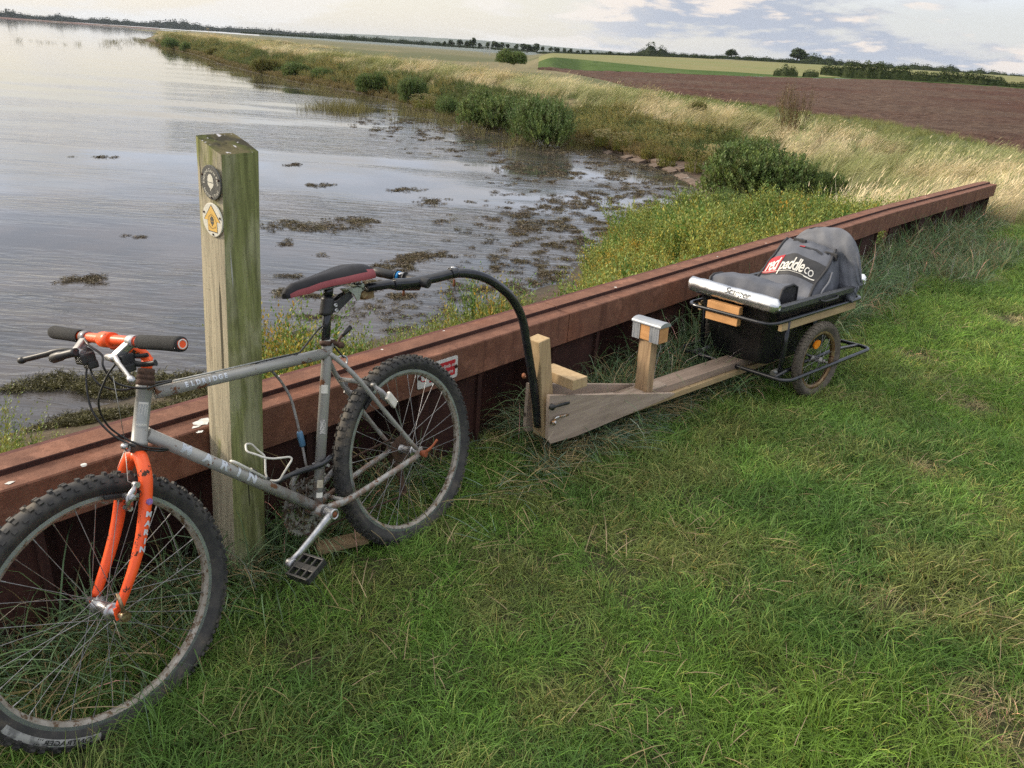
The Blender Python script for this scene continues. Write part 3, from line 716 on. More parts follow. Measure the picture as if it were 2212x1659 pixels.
# ---- frame
HT, HB = B(.856, .510), B(.910, .367); sa = unit(HT-HB)
BB = B(.424, -.033); ST = B(.272, .469); RD = lambda s_: B(.018, .004, s_*.066)
fm = MB()
fm.tube([HB, HB+(HT-HB)*.08, HB+(HT-HB)*.09, HB+(HT-HB)*.91, HB+(HT-HB)*.92, HT], [.0205, .0205, .0185, .0185, .0205, .0205], 20)
fm.tube([B(.842, .482), B(.279, .428)], .0165, 18); fm.tube([B(.884, .388), B(.424, -.026)], .0172, 18)
fm.tube([BB, B(.272, .440), ST], [.0160, .0160, .0168], 18)
fm.tube([BB-bn*.036, BB+bn*.036], .0205, 20)
for s_ in (-1, 1):
    fm.tube(catmull([B(.277, .428, s_*.012), B(.245, .382, s_*.030), B(.206, .318, s_*.048), B(.10, .145, s_*.060), B(.018, .018, s_*.064)], 6), [.0080]*13+[.0075]*12, 10)
    fm.tube(catmull([B(.405, -.033, s_*.022), B(.345, -.032, s_*.043), B(.30, -.030, s_*.047), B(.15, -.016, s_*.060), B(.022, -.006, s_*.064)], 6), [.0125]*7+[.0115]*6+[.0105]*12, 12, flat=.85)
    fm.box(B(.012, .004, s_*.066), bu, bw, bn, .019, .016, .0025, 0, .002)
fm.tube([B(.206, .318, -.048), B(.206, .318, .048)], .0075, 10); fm.tube([B(.345, -.031, -.04), B(.345, -.031, .04)], .0085, 10)
fm.box(B(.258, .452), bu, sa, bn, .010, .014, .008, 0, .002)
for q in (.30, .55, .80): fm.lathe(B(.842-(.842-.279)*q, .482-.054*q+.0175), bu, [(.003, -.006), (.003, .006)], 8)
frame = fm.build('frame', Mframe, bike)
# decals on tubes
def wrap_tube(p0, p1, r, side):
    """map (a along tube from p0, b around) to the tube surface facing the camera side"""
    ax = unit(p1-p0); up = unit(np.cross(bn, ax)); 
    if up[2] < 0: up = -up
    def f(a, b): th = b/r; return p0+ax*a+(bn*math.cos(th+side)+up*math.sin(th+side))*(r+.0011)
    return f
dm = MB()
DT0, DT1 = B(.884, .388), B(.424, -.026); f_ = wrap_tube(DT0, DT1, .0172, .22)
LDT = np.linalg.norm(DT1-DT0)
for ch, px, py in (('M', 403, 972), ('A', 447, 998), ('R', 484, 1009), ('I', 515, 1024), ('N', 545, 1033)):
    p = atplane(px, py, DT0+bn*.016, bn); a_ = (p-DT0)@unit(DT1-DT0)
    V, Fq = text_geo(ch, .036, .0018, fine=3); rot = math.radians(0)
    dm.add([f_(a_+x_*1.15, y_) for x_, y_, _z in V], Fq, 0, False)
T0, T1 = B(.842, .482), B(.279, .428); f2 = wrap_tube(T0, T1, .0165, .25)
for k, ch in enumerate('ELDRIDGE'):
    p0 = atplane(403, 832, T0+bn*.015, bn); p1 = atplane(487, 809, T0+bn*.015, bn); a_ = (p0-T0)@unit(T1-T0)+((p1-p0)@unit(T1-T0))*k/7
    V, Fq = text_geo(ch, .0175, .0009, fine=2); dm.add([f2(a_+x_*.95, y_) for x_, y_, _z in V], Fq, 0, False)
dm.build('lettering', Mdecal, frame)
# head badge, seat tube stickers
def tube_patch(f, a0, a1, b0, b1, nm, mt, par, off=0.):
    mb = MB(); mb.grid([[f(a0+(a1-a0)*i/6, b0+(b1-b0)*j/8) for j in range(9)] for i in range(7)]); return mb.build(nm, mt, par, fix=False)
hf = wrap_tube(HB, HT, .0187, math.pi/2*.0)
def hmap(a, b): th = -b/.0187; fr = unit(np.cross(sa, bn)); fr = fr if fr@bu > 0 else -fr; return HB+sa*a+(bn*math.cos(.55)*math.cos(th)+bn*math.sin(.55)*math.sin(-th)*1+fr*math.sin(.55)*math.cos(th)+fr*-math.cos(.55)*math.sin(-th))*(.0191)
def hm(a, b, o=0.):
    fr = unit(np.cross(sa, bn)); fr = fr if fr@bu > 0 else -fr; th = .45-b/.0187; return HB+sa*a+(bn*math.cos(th)+fr*math.sin(th))*(.0191+o)
mb = MB(); mb.grid([[hm(.047+.062*i/6, -.012+.024*j/6) for j in range(7)] for i in range(7)]); hb_ = mb.build('head_badge', simple('badge_grey', (.42, .43, .42), (.36, .37, .36), 40, .4), frame, fix=False)
mb = MB()
for y0, y1, x0, x1 in ((.103, .108, -.011, .011),): mb.grid([[hm(y0+(y1-y0)*i, x0+(x1-x0)*j/5, .0003) for j in range(6)] for i in range(2)])
for q in range(4):
    x0 = -.009+q*.006; mb.add([hm(.078, x0, .0003), hm(.102, x0+.002, .0003), hm(.102, x0+.0035, .0003), hm(.078, x0+.0012, .0003)], [(0, 1, 2, 3)], 0, False)
V, Fq = text_geo('MARIN', .0078, .0004); mb.add([hm(.053+y_, x_, .0003) for x_, y_, _z in V], Fq, 0, False)
mb.build('badge_print', Mwhitep, frame, fix=False)
sf = wrap_tube(BB, ST, .0160, 0.)
def stm(a, b): ax = unit(ST-BB); fr = unit(np.cross(ax, bn)); fr = fr if fr@bu > 0 else -fr; th = .35-b/.016; return BB+ax*a+(bn*math.cos(th)+fr*math.sin(th))*.0166
for nm, py, hh, hw, mt in (('sticker', 840, .013, .012, Mwhitep), ('sticker', 921, .022, .010, simple('sticker_print', (.55, .53, .5), (.12, .12, .12), 260, .5)), ('sticker', 1043, .012, .010, simple('worn_sticker', (.50, .46, .36), (.35, .3, .22), 60, .6)), ('sticker', 1067, .008, .010, Mwhitep)):
    p = atplane(690, py, BB, bn); a_ = (p-BB)@unit(ST-BB)
    mb = MB(); mb.grid([[stm(a_-hh+2*hh*i/4, -hw+2*hw*j/6) for j in range(7)] for i in range(5)]); mb.build(nm, mt, frame, fix=False)
# ---- headset, fork
mb = MB(); mb.lathe(HT, sa, [(.0205, -.004), (.0225, 0), (.0225, .008), (.0185, .010), (.0215, .013), (.0215, .020), (.0180, .022), (.0200, .025), (.0195, .036), (.0150, .038)], 20)
mb.build('headset', Mrustd, bike); mb = MB(); mb.lathe(HB, -sa, [(.0205, -.003), (.0220, .001), (.0225, .010), (.0190, .013), (.0200, .016)], 20)
mb.build('headset', Mrustd, bike)
fk = MB()
fk.tube([B(.9155, .352), B(.922, .332)], [.0175, .0165], 18)
for s_ in (-1, 1):
    pts = catmull([B(.917, .346, s_*.004), B(.924, .338, s_*.024), B(.936, .305, s_*.046), B(.952, .255, s_*.053), B(.983, .180, s_*.056), B(1.018, .116, s_*.057), B(1.056, .060, s_*.056), B(1.079, .028, s_*.054)], 5)
    n_ = len(pts); rad = [.0165-.0010*k/n_ if k < 12 else .0158-.0060*(k-12)/(n_-12) for k in range(n_)]
    fk.tube(pts, rad, 16, flat=1.12, up=bu)
    fk.box(B(1.083, .014, s_*.053-.006*(s_ < 0)), bu, bw, bn, .011, .016, .0028, 0, .002)
fork = fk.build('fork', Morange, bike)
dm = MB()
for ch, px, py in zip('MARIN', (318, 315, 311.5, 309, 304), (1110, 1130, 1149, 1168, 1186)):
    c_ = atplane(px, py, B(0, 0, .0665), bn)
    c_ = c_+bn*.0042; dirn = unit(atplane(304, 1186, B(0, 0, .067), bn)-atplane(318, 1110, B(0, 0, .067), bn)); up_ = unit(np.cross(bn, dirn))
    V, Fq = text_geo(ch, .018, .0009, fine=2)
    dm.add([c_+(-dirn*y_*1.0)+(-up_*-x_ if False else up_*(-x_ if up_@bu > 0 else x_))*1.05+bn*(.0042-.5*(x_*x_)/.0155) for x_, y_, _z in V], Fq, 0, False)
dm.build('lettering', Mdecal, fork)
c_ = atplane(320.5, 1083, B(0, 0, .0655), bn)+bn*.006
MB().lathe(c_-bn*.002, bn, [(.0085, -.002), (.0085, .0022), (0, .0026)], 6, smooth=False).build('sticker', simple('purple_sticker', (.22, .10, .33), (.35, .22, .45), 160, .5), fork)
# quick release front
mb = MB(); qe = B(1.084, .012, .060); mb.tube([qe, qe+bn*.020], [.0085, .0105], 14); mb.tube([qe+bn*.014, qe+bn*.026], .0125, 14)
mb.tube([qe+bn*.016, B(1.086, .035, .084), atplane(253, 1282, B(0, 0, .075), bn)], [.0065, .0055, .0045], 10, flat=.55)
MB().tube([B(1.084, .012, -.060), B(1.084, .012, -.085)], .009, 12).build('axle_nut', Mdull, bike)
mb.build('quick_release', simple('brassy_steel', (.16, .10, .05), (.38, .30, .20), 60, .35, .8, lo=.4, hi=.7), bike)
# ---- stem and bar
st = MB(); st.tube([B(.845, .540), B(.833, .572)], .0128, 16); st.tube(catmull([B(.8425, .545), B(.836, .566), B(.848, .588), B(.882, .613), B(.914, .634)], 6), [.0128]*7+[.0125]*6+[.0130]*12, 14)
st.tube([B(.917, .637, -.022), B(.917, .637, .022)], .0185, 18); st.box(B(.900, .618), bu, bw, bn, .010, .008, .016, 0, .002)
stem = st.build('stem', Morange, bike)
def bar(o): return B(.917-.012*(abs(o)/.28)**1.3, .637+.002*abs(o)/.28, o)
hb = MB(); hb.tube([bar(-.272), bar(-.2), bar(-.1), bar(-.025), bar(.025), bar(.1), bar(.2), bar(.272)], [.0112, .0112, .0112, .0128, .0128, .0112, .0112, .0112], 16, cap=True)
hb.tube([bar(.010), bar(.016)], .0148, 16)
hbar = hb.build('handlebar', Morange, bike)
for s_ in (-1, 1):
    g = MB(); pts = [bar(s_*o) for o in (.130, .134, .20, .270, .2795, .2815)]
    g.tube(pts, [.0150, .0166, .0163, .0172, .0168, .0125], 22, cap=False); gr = g.build('grip', Mfoam, bike)
    e = MB(); e.lathe(bar(s_*.2815), (bar(s_*.29)-bar(s_*.28)), [(.0112, -.001), (.0112, .0022), (.0085, .0025), (.0080, -.006), (.0, -.006)], 20)
    ec = e.build('bar_end', Mwhitep, gr); MB().tube([bar(s_*.2740), bar(s_*.2815)], .0082, 16).build('bar_hole_shade', simple('hollow_shade_grey', (.09, .09, .10)), gr); e = MB(); e.lathe(bar(s_*.2800), (bar(s_*.29)-bar(s_*.28)), [(.0118, .0), (.0122, .0030), (.0110, .0030)], 20); e.build('end_ring', Morange, gr)  # grey plug painted as the shade inside the hollow bar end
# brake levers and shifters
def lever(s_, piv, knee, end):
    L_ = MB(); L_.tube([bar(s_*.092), bar(s_*.118)], .0150, 16)
    L_.box((bar(s_*.100)+piv)/2, unit(piv-bar(s_*.1)), bn, np.cross(unit(piv-bar(s_*.1)), bn), np.linalg.norm(piv-bar(s_*.1))/2+.006, .012, .009, 0, .004)
    L_.tube([piv-bn*s_*.032, piv-bn*s_*.005, piv+bn*s_*.012], [.0075, .011, .009], 12)
    lv = L_.build('brake_lever', Msilver if s_ > 0 else simple('lever_grey', (.20, .20, .21), (.28, .28, .29), 40, .35, .7), bike)
    L_ = MB(); L_.tube(catmull([piv, piv+(knee-piv)*.5+bw*.004, knee, knee+(end-knee)*.6, end], 5), [.0085]*6+[.0080]*5+[.0066]*9+[.0085], 12, flat=.7)
    L_.lathe(end, unit(end-knee), [(.0, -.011), (.0075, -.007), (.0090, 0), (.0075, .007), (0, .010)], 12)
    L_.build('lever_blade', Msilver if s_ > 0 else Mblackp, lv); return lv
lever(1, B(.950, .607, .075), B(.966, .603, .118), B(.972, .570, .165)); lever(-1, B(.955, .612, -.085), B(.985, .615, -.140), B(1.018, .600, -.228))
sh = MB(); sh.box(B(.950, .598, -.060), bu, bw, bn, .017, .014, .020, 0, .006); sh.box(B(.945, .582, -.052), bu, bw, bn, .012, .010, .016, 0, .005); sh.lathe(B(.940, .603, -.072), bn, [(.0, -.01), (.016, -.008), (.018, .0), (.016, .008), (0, .01)], 16)
sh.tube(catmull([B(.968, .618, -.055), B(.985, .610, -.10), B(.990, .602, -.135)], 5), [.010]*5+[.012]*5+[.009], 12); sh.build('shifter', Mblackp, bike)
sh = MB(); sh.box(B(.935, .600, .085), bu, bw, bn, .016, .013, .020, 0, .005); sh.box(B(.938, .583, .095), bu, bw, bn, .013, .010, .018, 0, .005)
sh.tube(catmull([B(.930, .592, .085), B(.918, .586, .120), B(.912, .588, .150), B(.908, .590, .165)], 4), [.0075]*4+[.0065]*4+[.006]*4+[.008], 10, flat=.7)
sh.tube(catmull([B(.925, .605, .085), B(.912, .604, .115), B(.905, .606, .135)], 4), .005, 8, flat=.6); sh.build('shifter', Mblackp, bike)
MB().tube(catmull([B(.922, .604, .088), B(.911, .602, .112), B(.905, .603, .128)], 4), .0052, 8, flat=.5).build('shifter_mark', Morange, bike)
# cables
cb = MB()
for pts in ([B(.925, .594, -.075), B(.950, .560, -.075), B(.968, .480, -.060), B(.955, .415, -.03), B(.925, .372, .012), B(.885, .348, .030), B(.852, .337, .024)],
            [B(.938, .592, .055), B(.960, .560, .035), B(.980, .505, .01), B(.972, .450, .0), B(.948, .408, .004), B(.915, .372, .026), B(.880, .352, .030), B(.856, .341, .026)],
            [B(.940, .640, -.060), B(.948, .630, -.03), B(.940, .606, .0), B(.948, .580, .010), B(.930, .535, .015), B(.880, .508, .030), B(.845, .505, .030), B(.795, .497, .012)],
            [B(.935, .585, -.070), B(.95, .56, -.05), B(.945, .53, -.03), B(.90, .505, -.028), B(.83, .500, -.022), B(.78, .495, -.008)],
            [B(.555, .474, .006), B(.40, .460, .006), B(.375, .463, .006), B(.335, .490, .010), B(.300, .512, .014), B(.285, .515, .020)],
            [B(.262, .475, -.015), B(.232, .430, -.008), B(.213, .395, .0)]):
    MB().tube(catmull(pts, 8), .0026, 8).build('cable_housing', Mcable, bike)
Mbare = simple('bare_cable', (.42, .42, .40), (.3, .3, .28), 60, .35, .7)
MB().tube([B(.937, .556, .02), B(.940, .385, .0)], .0009, 5).build('brake_cable', Mbare, bike); MB().tube([B(.790, .497, .010), B(.42, .462, .004)], .0028, 6).build('cable_liner', Mbare, bike)
cb = MB()
for s_ in (-1, 1): cb.tube([B(.943, .372, 0), B(.972, .303, s_*.030), B(.968, .298, s_*.045)], .0009, 5)
cb.build('straddle_cable', Mbare, bike); cb = MB()
cb.tube([B(.213, .385, 0), B(.185, .335, .0)], .0009, 5)
for s_ in (-1, 1): cb.tube([B(.185, .335, 0), B(.160, .292, s_*.040)], .0009, 5)
cb.build('straddle_cable', Mbare, bike)
mb = MB(); mb.lathe(B(.943, .378, 0), bn, [(.003, -.008), (.008, -.006), (.008, .006), (.003, .008)], 10); mb.box(B(.935, .372, 0), bu, bw, bn, .007, .010, .004, 0, .002)
mb.build('cable_stop', Msilver, bike); mb = MB()
mb.tube(rounded([B(.235, .402, -.004), B(.215, .402, -.004), B(.198, .392, -.002), B(.205, .372, 0), B(.222, .372, 0)], .01), .0032, 8)
mb.build('cable_stop', Msilver, bike)
# cantilever brakes
def canti(c0, c1, c2, padp, s_, nm, mt=None):
    m_ = MB(); m_.tube([c0, (c0+c1)/2+bn*s_*.004, c1, c2], [.006, .011, .013, .011], 12, flat=.6); m_.tube([c1-bn*s_*.022, c1+bn*s_*.010], .007, 10); m_.lathe(c1+bn*s_*.010, bn*s_, [(.009, 0), (.009, .004), (.004, .006), (0, .006)], 6, smooth=False)
    m_.tube([c0-bn*.007, c0+bn*.007], .0075, 12)
    m_.tube([c2-bn*s_*.018, c2+bn*s_*.007], .0062, 10)
    ca = m_.build(nm, mt or Msilver, bike)
    m_ = MB(); m_.box(padp, unit(np.cross(bn, padp-FO) if np.linalg.norm(padp-FO) < .5 else np.cross(bn, padp-B(0, 0))), bn, bw, .030, .0055, .006, 0, .003); m_.build('brake_pad', Mblackp, ca)
cF = B(1.083, .008)
def rimdir(a, b, cu=(1.083, .008)): v = np.array([a-cu[0], b-cu[1]]); v = v/np.linalg.norm(v)*.279; return cu[0]+v[0], cu[1]+v[1]
pa = rimdir(1.000, .279)
canti(B(.968, .297, .055), B(.993, .277, .062), B(1.000, .250, .060), B(pa[0], pa[1], .016), 1, 'front_brake'); canti(B(.968, .297, -.055), B(.993, .272, -.062), B(1.000, .248, -.060), B(pa[0], pa[1], -.022), -1, 'front_brake', Mdull)
pb_ = rimdir(.155, .235, (0, 0))
canti(B(.155, .290, .050), B(.128, .240, .070), B(.108, .218, .068), B(pb_[0], pb_[1], .018), 1, 'rear_brake', Mdull); canti(B(.180, .300, -.050), B(.160, .258, -.066), B(.14, .235, -.066), B(pb_[0], pb_[1], -.018), -1, 'rear_brake', Mdull)
mb = MB(); mb.box(B(.118, .232, .082), unit(B(.1, .2)-B(.14, .26)), bn, unit(B(.14, .2)-B(.1, .24)), .026, .007, .014, 0, .005); mb.build('brake_cover', Mwhitep, bike)
# seatpost, clamp, hitch bracket collar, saddle
pd = unit(ST-BB); PTp = B(.233, .612)
mb = MB(); mb.tube([ST-pd*.02, B(.2325, .600)], .0134, 18); mb.tube([B(.2335, .596), B(.228, .612), B(.222, .622)], [.0145, .0150, .0125], 14); mb.box(B(.222, .624, 0), bu, bn, bw, .026, .012, .005, 0, .002); mb.build('seat_post', Mblackm, bike)
for s_ in (-1, 1):
    mb = MB(); mb.tube(catmull([B(.335, .640, s_*.010), B(.290, .626, s_*.020), B(.20, .622, s_*.022), B(.15, .630, s_*.034)], 6), .0035, 8); mb.build('saddle_rail', Mdull, bike)
mb = MB(); qc = B(.247, .452, 0); mb.tube([B(.262, .462, -.026), B(.262, .462, .026)], .006, 10); mb.tube([ST-pd*.004, ST-pd*.018], .0188, 18); mb.tube([B(.250, .455, 0), B(.236, .444, .018)], .0075, 10); mb.lathe(B(.236, .443, .022), bn, [(.010, -.007), (.011, 0), (.010, .007), (0, .008)], 14); mb.tube([B(.232, .446, .010), B(.225, .460, .010), B(.214, .468, .012)], .0045, 8)
qr = mb.build('seat_clamp', Mrustd, bike); MB().tube([B(.216, .466, .012), B(.202, .474, .014), B(.178, .486, .016)], [.006, .0075, .0085], 10, flat=.75).build('clamp_lever', Mblackp, qr)
# saddle
sd_ = MB(); SP = [(.394, .636, .011, .014), (.387, .648, .019, .024), (.36, .660, .023, .034), (.32, .665, .027, .040), (.28, .668, .033, .037), (.24, .671, .044, .039), (.20, .674, .059, .043), (.160, .677, .072, .046), (.125, .677, .079, .047), (.098, .673, .078, .044), (.082, .665, .064, .034), (.074, .653, .040, .018)]
G = []; NJ = 20
for (a_, b__, hw, dp) in SP:
    row = []
    for j in range(NJ+1):
        f = -1+2*j/NJ; th = f*math.pi/2*1.12; x = hw*math.sin(th)/(1 if abs(th) < 1.57 else 1); zz = b__-dp*(1-math.cos(th)**.8 if abs(th) < math.pi/2 else 1+.2*(abs(th)-math.pi/2))
        if abs(th) >= math.pi/2: zz = b__-dp*(1+.4*(abs(th)-math.pi/2))
        zz -= .004*(1-min(1, abs(f)*3))*(a_ < .33)
        row.append(B(a_, zz, x))
    G.append(row)
sd_.grid(G); nf = len(sd_.f)
for k in range(nf):
    i, j = divmod(k, NJ); ff = abs(-1+2*(j+.5)/NJ)
    lim = .66 if i < 6 else .68-.02*(i-6)
    sd_.m[k] = 1 if (ff > lim and i > 0) or i > 9.5 else 0
cen = [B(a_, b__-dp*1.02, 0) for a_, b__, hw, dp in SP]
sd_.add([p for r_ in G for p in (r_[0], r_[-1])]+cen, [(2*i, 2*i+2, 24+i+1, 24+i) for i in range(11)]+[(2*i+1, 24+i, 24+i+1, 2*i+3) for i in range(11)], 0, False)
sd_.add(G[0], [tuple(range(NJ+1))], 0); sd_.add(G[-1], [tuple(range(NJ+1))], 1)
Msad = simple('saddle_black', (.012, .012, .015), (.018, .018, .022), 40, .55, spec=.25)
Msad2 = simple('saddle_maroon', (.23, .040, .048), (.30, .070, .078), 10, .55)
sad = sd_.build('saddle', [Msad, Msad2], bike, fix=False)
# crankset
mb = MB(); CRa = B(.449, -.016, .088); mb.tube([BB+bn*.036, BB+bn*.058], .0185, 18); c0 = B(.430, -.030, .075); c1 = B(.614, -.098, .085)
e1 = unit(c1-c0)
mb.tube([c0-e1*.004, c0+e1*.02, c0+e1*.09, c0+e1*.16, c1], [.0165, .0165, .0130, .0122, .0145], 18, flat=.62, up=np.cross(bn, e1)); mb.lathe(c0, bn, [(.0175, -.018), (.0180, .010), (.0165, .013), (.0110, .0135), (.0105, .010)], 22); mb.lathe(c1, bn, [(.0150, -.009), (.0150, .010), (.013, .012), (0, .012)], 18)
ck = mb.build('crank', Msilver, bike); MB().lathe(c0, bn, [(.0100, .0095), (.0100, .0118), (0, .0118)], 16).build('crank_bolt', Mrusty, ck)
pc = c1+bn*.065; pd1 = unit(B(.65, -.12)-B(.60, -.10)); pd2 = np.cross(bn, pd1); pe = MB(); pe.tube([c1+bn*.010, c1+bn*.105], [.0085, .007], 10)
for s_ in (-1, 1):
    pe.box(pc+pd1*s_*.036, bn, pd1, pd2, .044, .0035, .011, 0, .0015)
    for k in range(7): pe.box(pc+pd1*s_*.0375+bn*(-.036+.012*k)+pd2*.012, bn, pd1, pd2, .0025, .002, .003)
for o_ in (-.040, -.012, .016, .042): pe.box(pc+bn*o_, pd1, bn, pd2, .037, .0030, .009, 0, .001)
pe.box(pc, bn, pd1, pd2, .042, .010, .008, 0, .002); pe.build('pedal', Mblackp, ck)
mb = MB()
for rr_, o_, nt_, mt in ((.0905, -.050, 44, 0), (.072, -.044, 34, 0), (.050, -.038, 24, 0)):
    mb.lathe(BB, bn, [(rr_-.004, o_-.0012), (rr_-.004, o_+.0012), (rr_-.018, o_+.0012), (rr_-.018, o_-.0012)], 64, closed=True, smooth=False)
    a1, b1 = ring_pts(BB, bn, 1)
    for k in range(nt_): an = 2*math.pi*k/nt_; rd = a1*math.cos(an)+b1*math.sin(an); mb.box(BB+rd*(rr_-.002)+bn*o_, rd, np.cross(bn, rd), bn, .0045, .0024, .001)
for k in range(5): an = 2*math.pi*k/5+.5; rd = a1*math.cos(an)+b1*math.sin(an); mb.tube([BB-bn*.046, BB-bn*.046+rd*.074], [.013, .008], 8, flat=.4); mb.lathe(BB-bn*.046+rd*.060, bn, [(.005, -.006), (.005, .010)], 8)
cr = mb.build('chainrings', simple('greasy_ring', (.30, .29, .27), (.10, .07, .05), 55, .5, .6, lo=.42, hi=.58), bike)
mb = MB(); cq = B(.60, .06)
c2 = BB-bn*.052-(c1-c0)+bn*0; mb.tube([BB-bn*.062, BB-bn*.066-e1*.165], [.014, .011], 12, flat=.7); mb.build('crank', Mdull, bike)
# cassette, derailleurs, chain
mb = MB()
for k in range(7): mb.lathe(B(0, 0), bn, [(.048-.0038*(6-k)*.9, -.026-.0045*(6-k)*.8), (.048-.0038*(6-k)*.9, -.0275-.0045*(6-k)*.8), (.018, -.0275-.0045*(6-k)*.8), (.018, -.026-.0045*(6-k)*.8)], 30, closed=True, smooth=False)
mb.build('cassette', Mrustd, bike)
mb = MB(); mb.tube(catmull([B(.012, -.02, -.075), B(.008, -.055, -.070), B(.0, -.075, -.055), B(.0, -.10, -.050)], 5), .009, 10); mb.box(B(.0, -.128, -.050), bw, bu, bn, .042, .011, .004, 0, .003)
for q in (-.092, -.165): mb.lathe(B(.002, q, -.050), bn, [(.017, -.004), (.017, .004)], 14)
mb.build('rear_derailleur', Mrustd, bike)
mb = MB(); ch = catmull([B(.41, .052, -.048), B(.20, .046, -.05), B(.02, .040, -.05)], 6); mb.tube(ch, .0042, 6, flat=.5)
ch = catmull([B(.45, -.120, -.048), B(.25, -.145, -.049), B(.02, -.180, -.05)], 6); mb.tube(ch, .0042, 6, flat=.5); mb.build('chain', Mrustd, bike)
mb = MB(); mb.tube([B(.389, .092, 0), B(.386, .106, 0)], .0195, 18); mb.tube([B(.375, .098, .0), B(.372, .098, .030)], .005, 10); mb.box(B(.45, .075, -.045), unit(B(.40, .1)-B(.46, .04)), bn, bw, .028, .006, .008, 0, .002); mb.tube([B(.388, .075, .018), B(.388, .075, .024)], .004, 8)
mb.build('front_derailleur', Mdull, bike)
mb = MB(); mb.tube([B(.004, .0, .066), B(.0, -.003, .088)], [.009, .0125], 12); mb.tube(catmull([B(-.002, .002, .084), B(-.025, .012, .092), B(-.058, .028, .094)], 4), [.006]*4+[.0048]*4+[.0055], 8, flat=.6); mb.build('quick_release', simple('orange_rust', (.34, .09, .03), (.22, .06, .025), 80, .8, bump=.5), bike)
# bottle cage
cg = MB(); dtu = unit(np.cross(bn, unit(DT1-DT0))); dtu = dtu if dtu[2] > 0 else -dtu
cpts = [(.500, .168), (.512, .172), (.565, .196)]
cg.tube(rounded([B(.668, .226, -.010), B(.560, .121, -.012), B(.545, .118, .012), B(.527, .150, .030), B(.502, .172, .034), B(.505, .180, .030), B(.560, .196, .030), B(.592, .212, .034), B(.606, .226, .020), B(.622, .238, .0), B(.606, .252, -.020), B(.578, .240, -.034), B(.562, .214, -.034), B(.545, .190, -.030), B(.565, .140, -.018), B(.563, .122, -.006)], .010, 5), .0030, 8)
cg.tube(rounded([B(.668, .226, -.010), B(.674, .230, 0), B(.668, .226, .010), B(.585, .143, .010)], .006, 5), .0042, 8)
cg.build('bottle_cage', Mwhitep, bike)
MB().tube([B(.622, .182, 0), B(.608, .168, 0)], .0075, 10).build('cage_tape', Mblackp, bike); MB().tube([B(.580, .140, 0), B(.570, .131, 0)], .0065, 10).build('cage_tape', Mblackp, bike)
# lock: clear sleeve cable with blue sleeve and black sheathed bar behind the seat tube
lk = empty('lock_cable', tuple(B(.40, .10, -.06)), 'clear sleeved lock cable with a blue ferrule hanging inside the grey bicycle frame', 'cable lock')
MB().tube(catmull([B(.470, .432, -.022), B(.455, .418, -.040), B(.425, .378, -.050), B(.403, .320, -.05), B(.396, .245, -.05), B(.394, .16, -.05), B(.398, .10, -.045), B(.402, .085, -.04)], 7), .0042, 10).build('cable', simple('clear_sleeve', (.34, .33, .34), (.20, .18, .18), 50, .2, .2, spec=.8), lk)
MB().tube([B(.395, .208, -.05), B(.3945, .204, -.05), B(.3925, .162, -.05), B(.3925, .158, -.05)], [.007, .0098, .0098, .007], 16).build('ferrule', simple('blue_plastic', (.055, .14, .24), (.08, .18, .30), 30, .35), lk)
MB().tube(catmull([B(.344, .112, .012), B(.40, .110, .022), B(.46, .098, -.03), B(.548, .098, -.03)], 6), [.0095]*12+[.008]*7, 12).build('black_sheath', Mblackm, lk)
# ------------------------------------------------------------------ bicycle trailer
TM = np.array([1.4157, 4.1224, 0.]); td = np.array([-.7335, -.6797, 0.]); ta = np.array([.6797, -.7335, 0.])
def T(s, a, z): return TM+td*s+ta*a+UZ*(z+.05*a)
tup = unit(np.cross(td, T(0, 1, 0)-T(0, 0, 0))); tup = tup if tup[2] > 0 else -tup; tla = unit(T(0, 1, 0)-T(0, 0, 0))
trl = empty('bicycle_trailer', tuple(TM), 'homemade two-wheeled trailer with black tub and wooden drawbar, standing on grass behind the bicycle', 'trailer')
def plank(name, c1, c2, sc=40, grain=(1, 1, 1), rot=0., rough=.8, knots=True):
    m = newmat(name); t = NT(m); v = t.coord('Object', rot=(0, 0, rot)); p = t.n('ShaderNodeMapping'); t.L.new(v, p.inputs[0]); p.inputs['Scale'].default_value = grain
    g = t.noise(p.outputs[0], sc, 5, .6, 1.2); h = t.noise(v, 6, 4, .6)
    c = t.mix(t.mr(g, .35, .68), c1, c2); c = t.mix(t.math('MULTIPLY', t.mr(h, .45, .7), .5), c, tuple(x*.6 for x in c1))
    if knots: d_ = t.vor(v, 7); c = t.mix(t.mr(d_, .10, .05), c, tuple(x*.18 for x in c1))
    t.out(c, rough, 0, t.bump(g, .3, .002), .3); return m
trot = -math.atan2(td[1], td[0])
Mgrey = plank('weathered_plywood', (.42, .335, .27), (.31, .24, .19), 30, (.10, 1, 1), trot)
Mbeam = plank('grey_beam_wood', (.34, .255, .20), (.24, .18, .14), 30, (.08, 1, 1), trot)
Mpale = plank('pale_beam_wood', (.46, .34, .19), (.36, .26, .14), 34, (.08, 1, 1), trot)
Mpost = plank('pale_post_wood', (.47, .345, .20), (.38, .27, .15), 40, (1, 1, .1), trot)
Msup = plank('stained_post_wood', (.42, .29, .17), (.26, .17, .10), 40, (1, 1, .1), trot)
Mhead = plank('orange_pine', (.62, .33, .14), (.52, .26, .10), 40, (1, .1, 1), trot)
Mtape = simple('duct_tape', (.36, .38, .41), (.28, .30, .33), 14, .36, .35, bump=.4, bdist=.004, bscale=26)
Mfoil = newmat('crinkled_foil'); _t = NT(Mfoil); _v = _t.coord('Object')
_h = _t.math('ADD', _t.noise(_v, 38, 6, .7, 1.), _t.vor(_v, 30)); _t.out((.83, .84, .85), .20, .95, _t.bump(_h, .55, .010), .5)
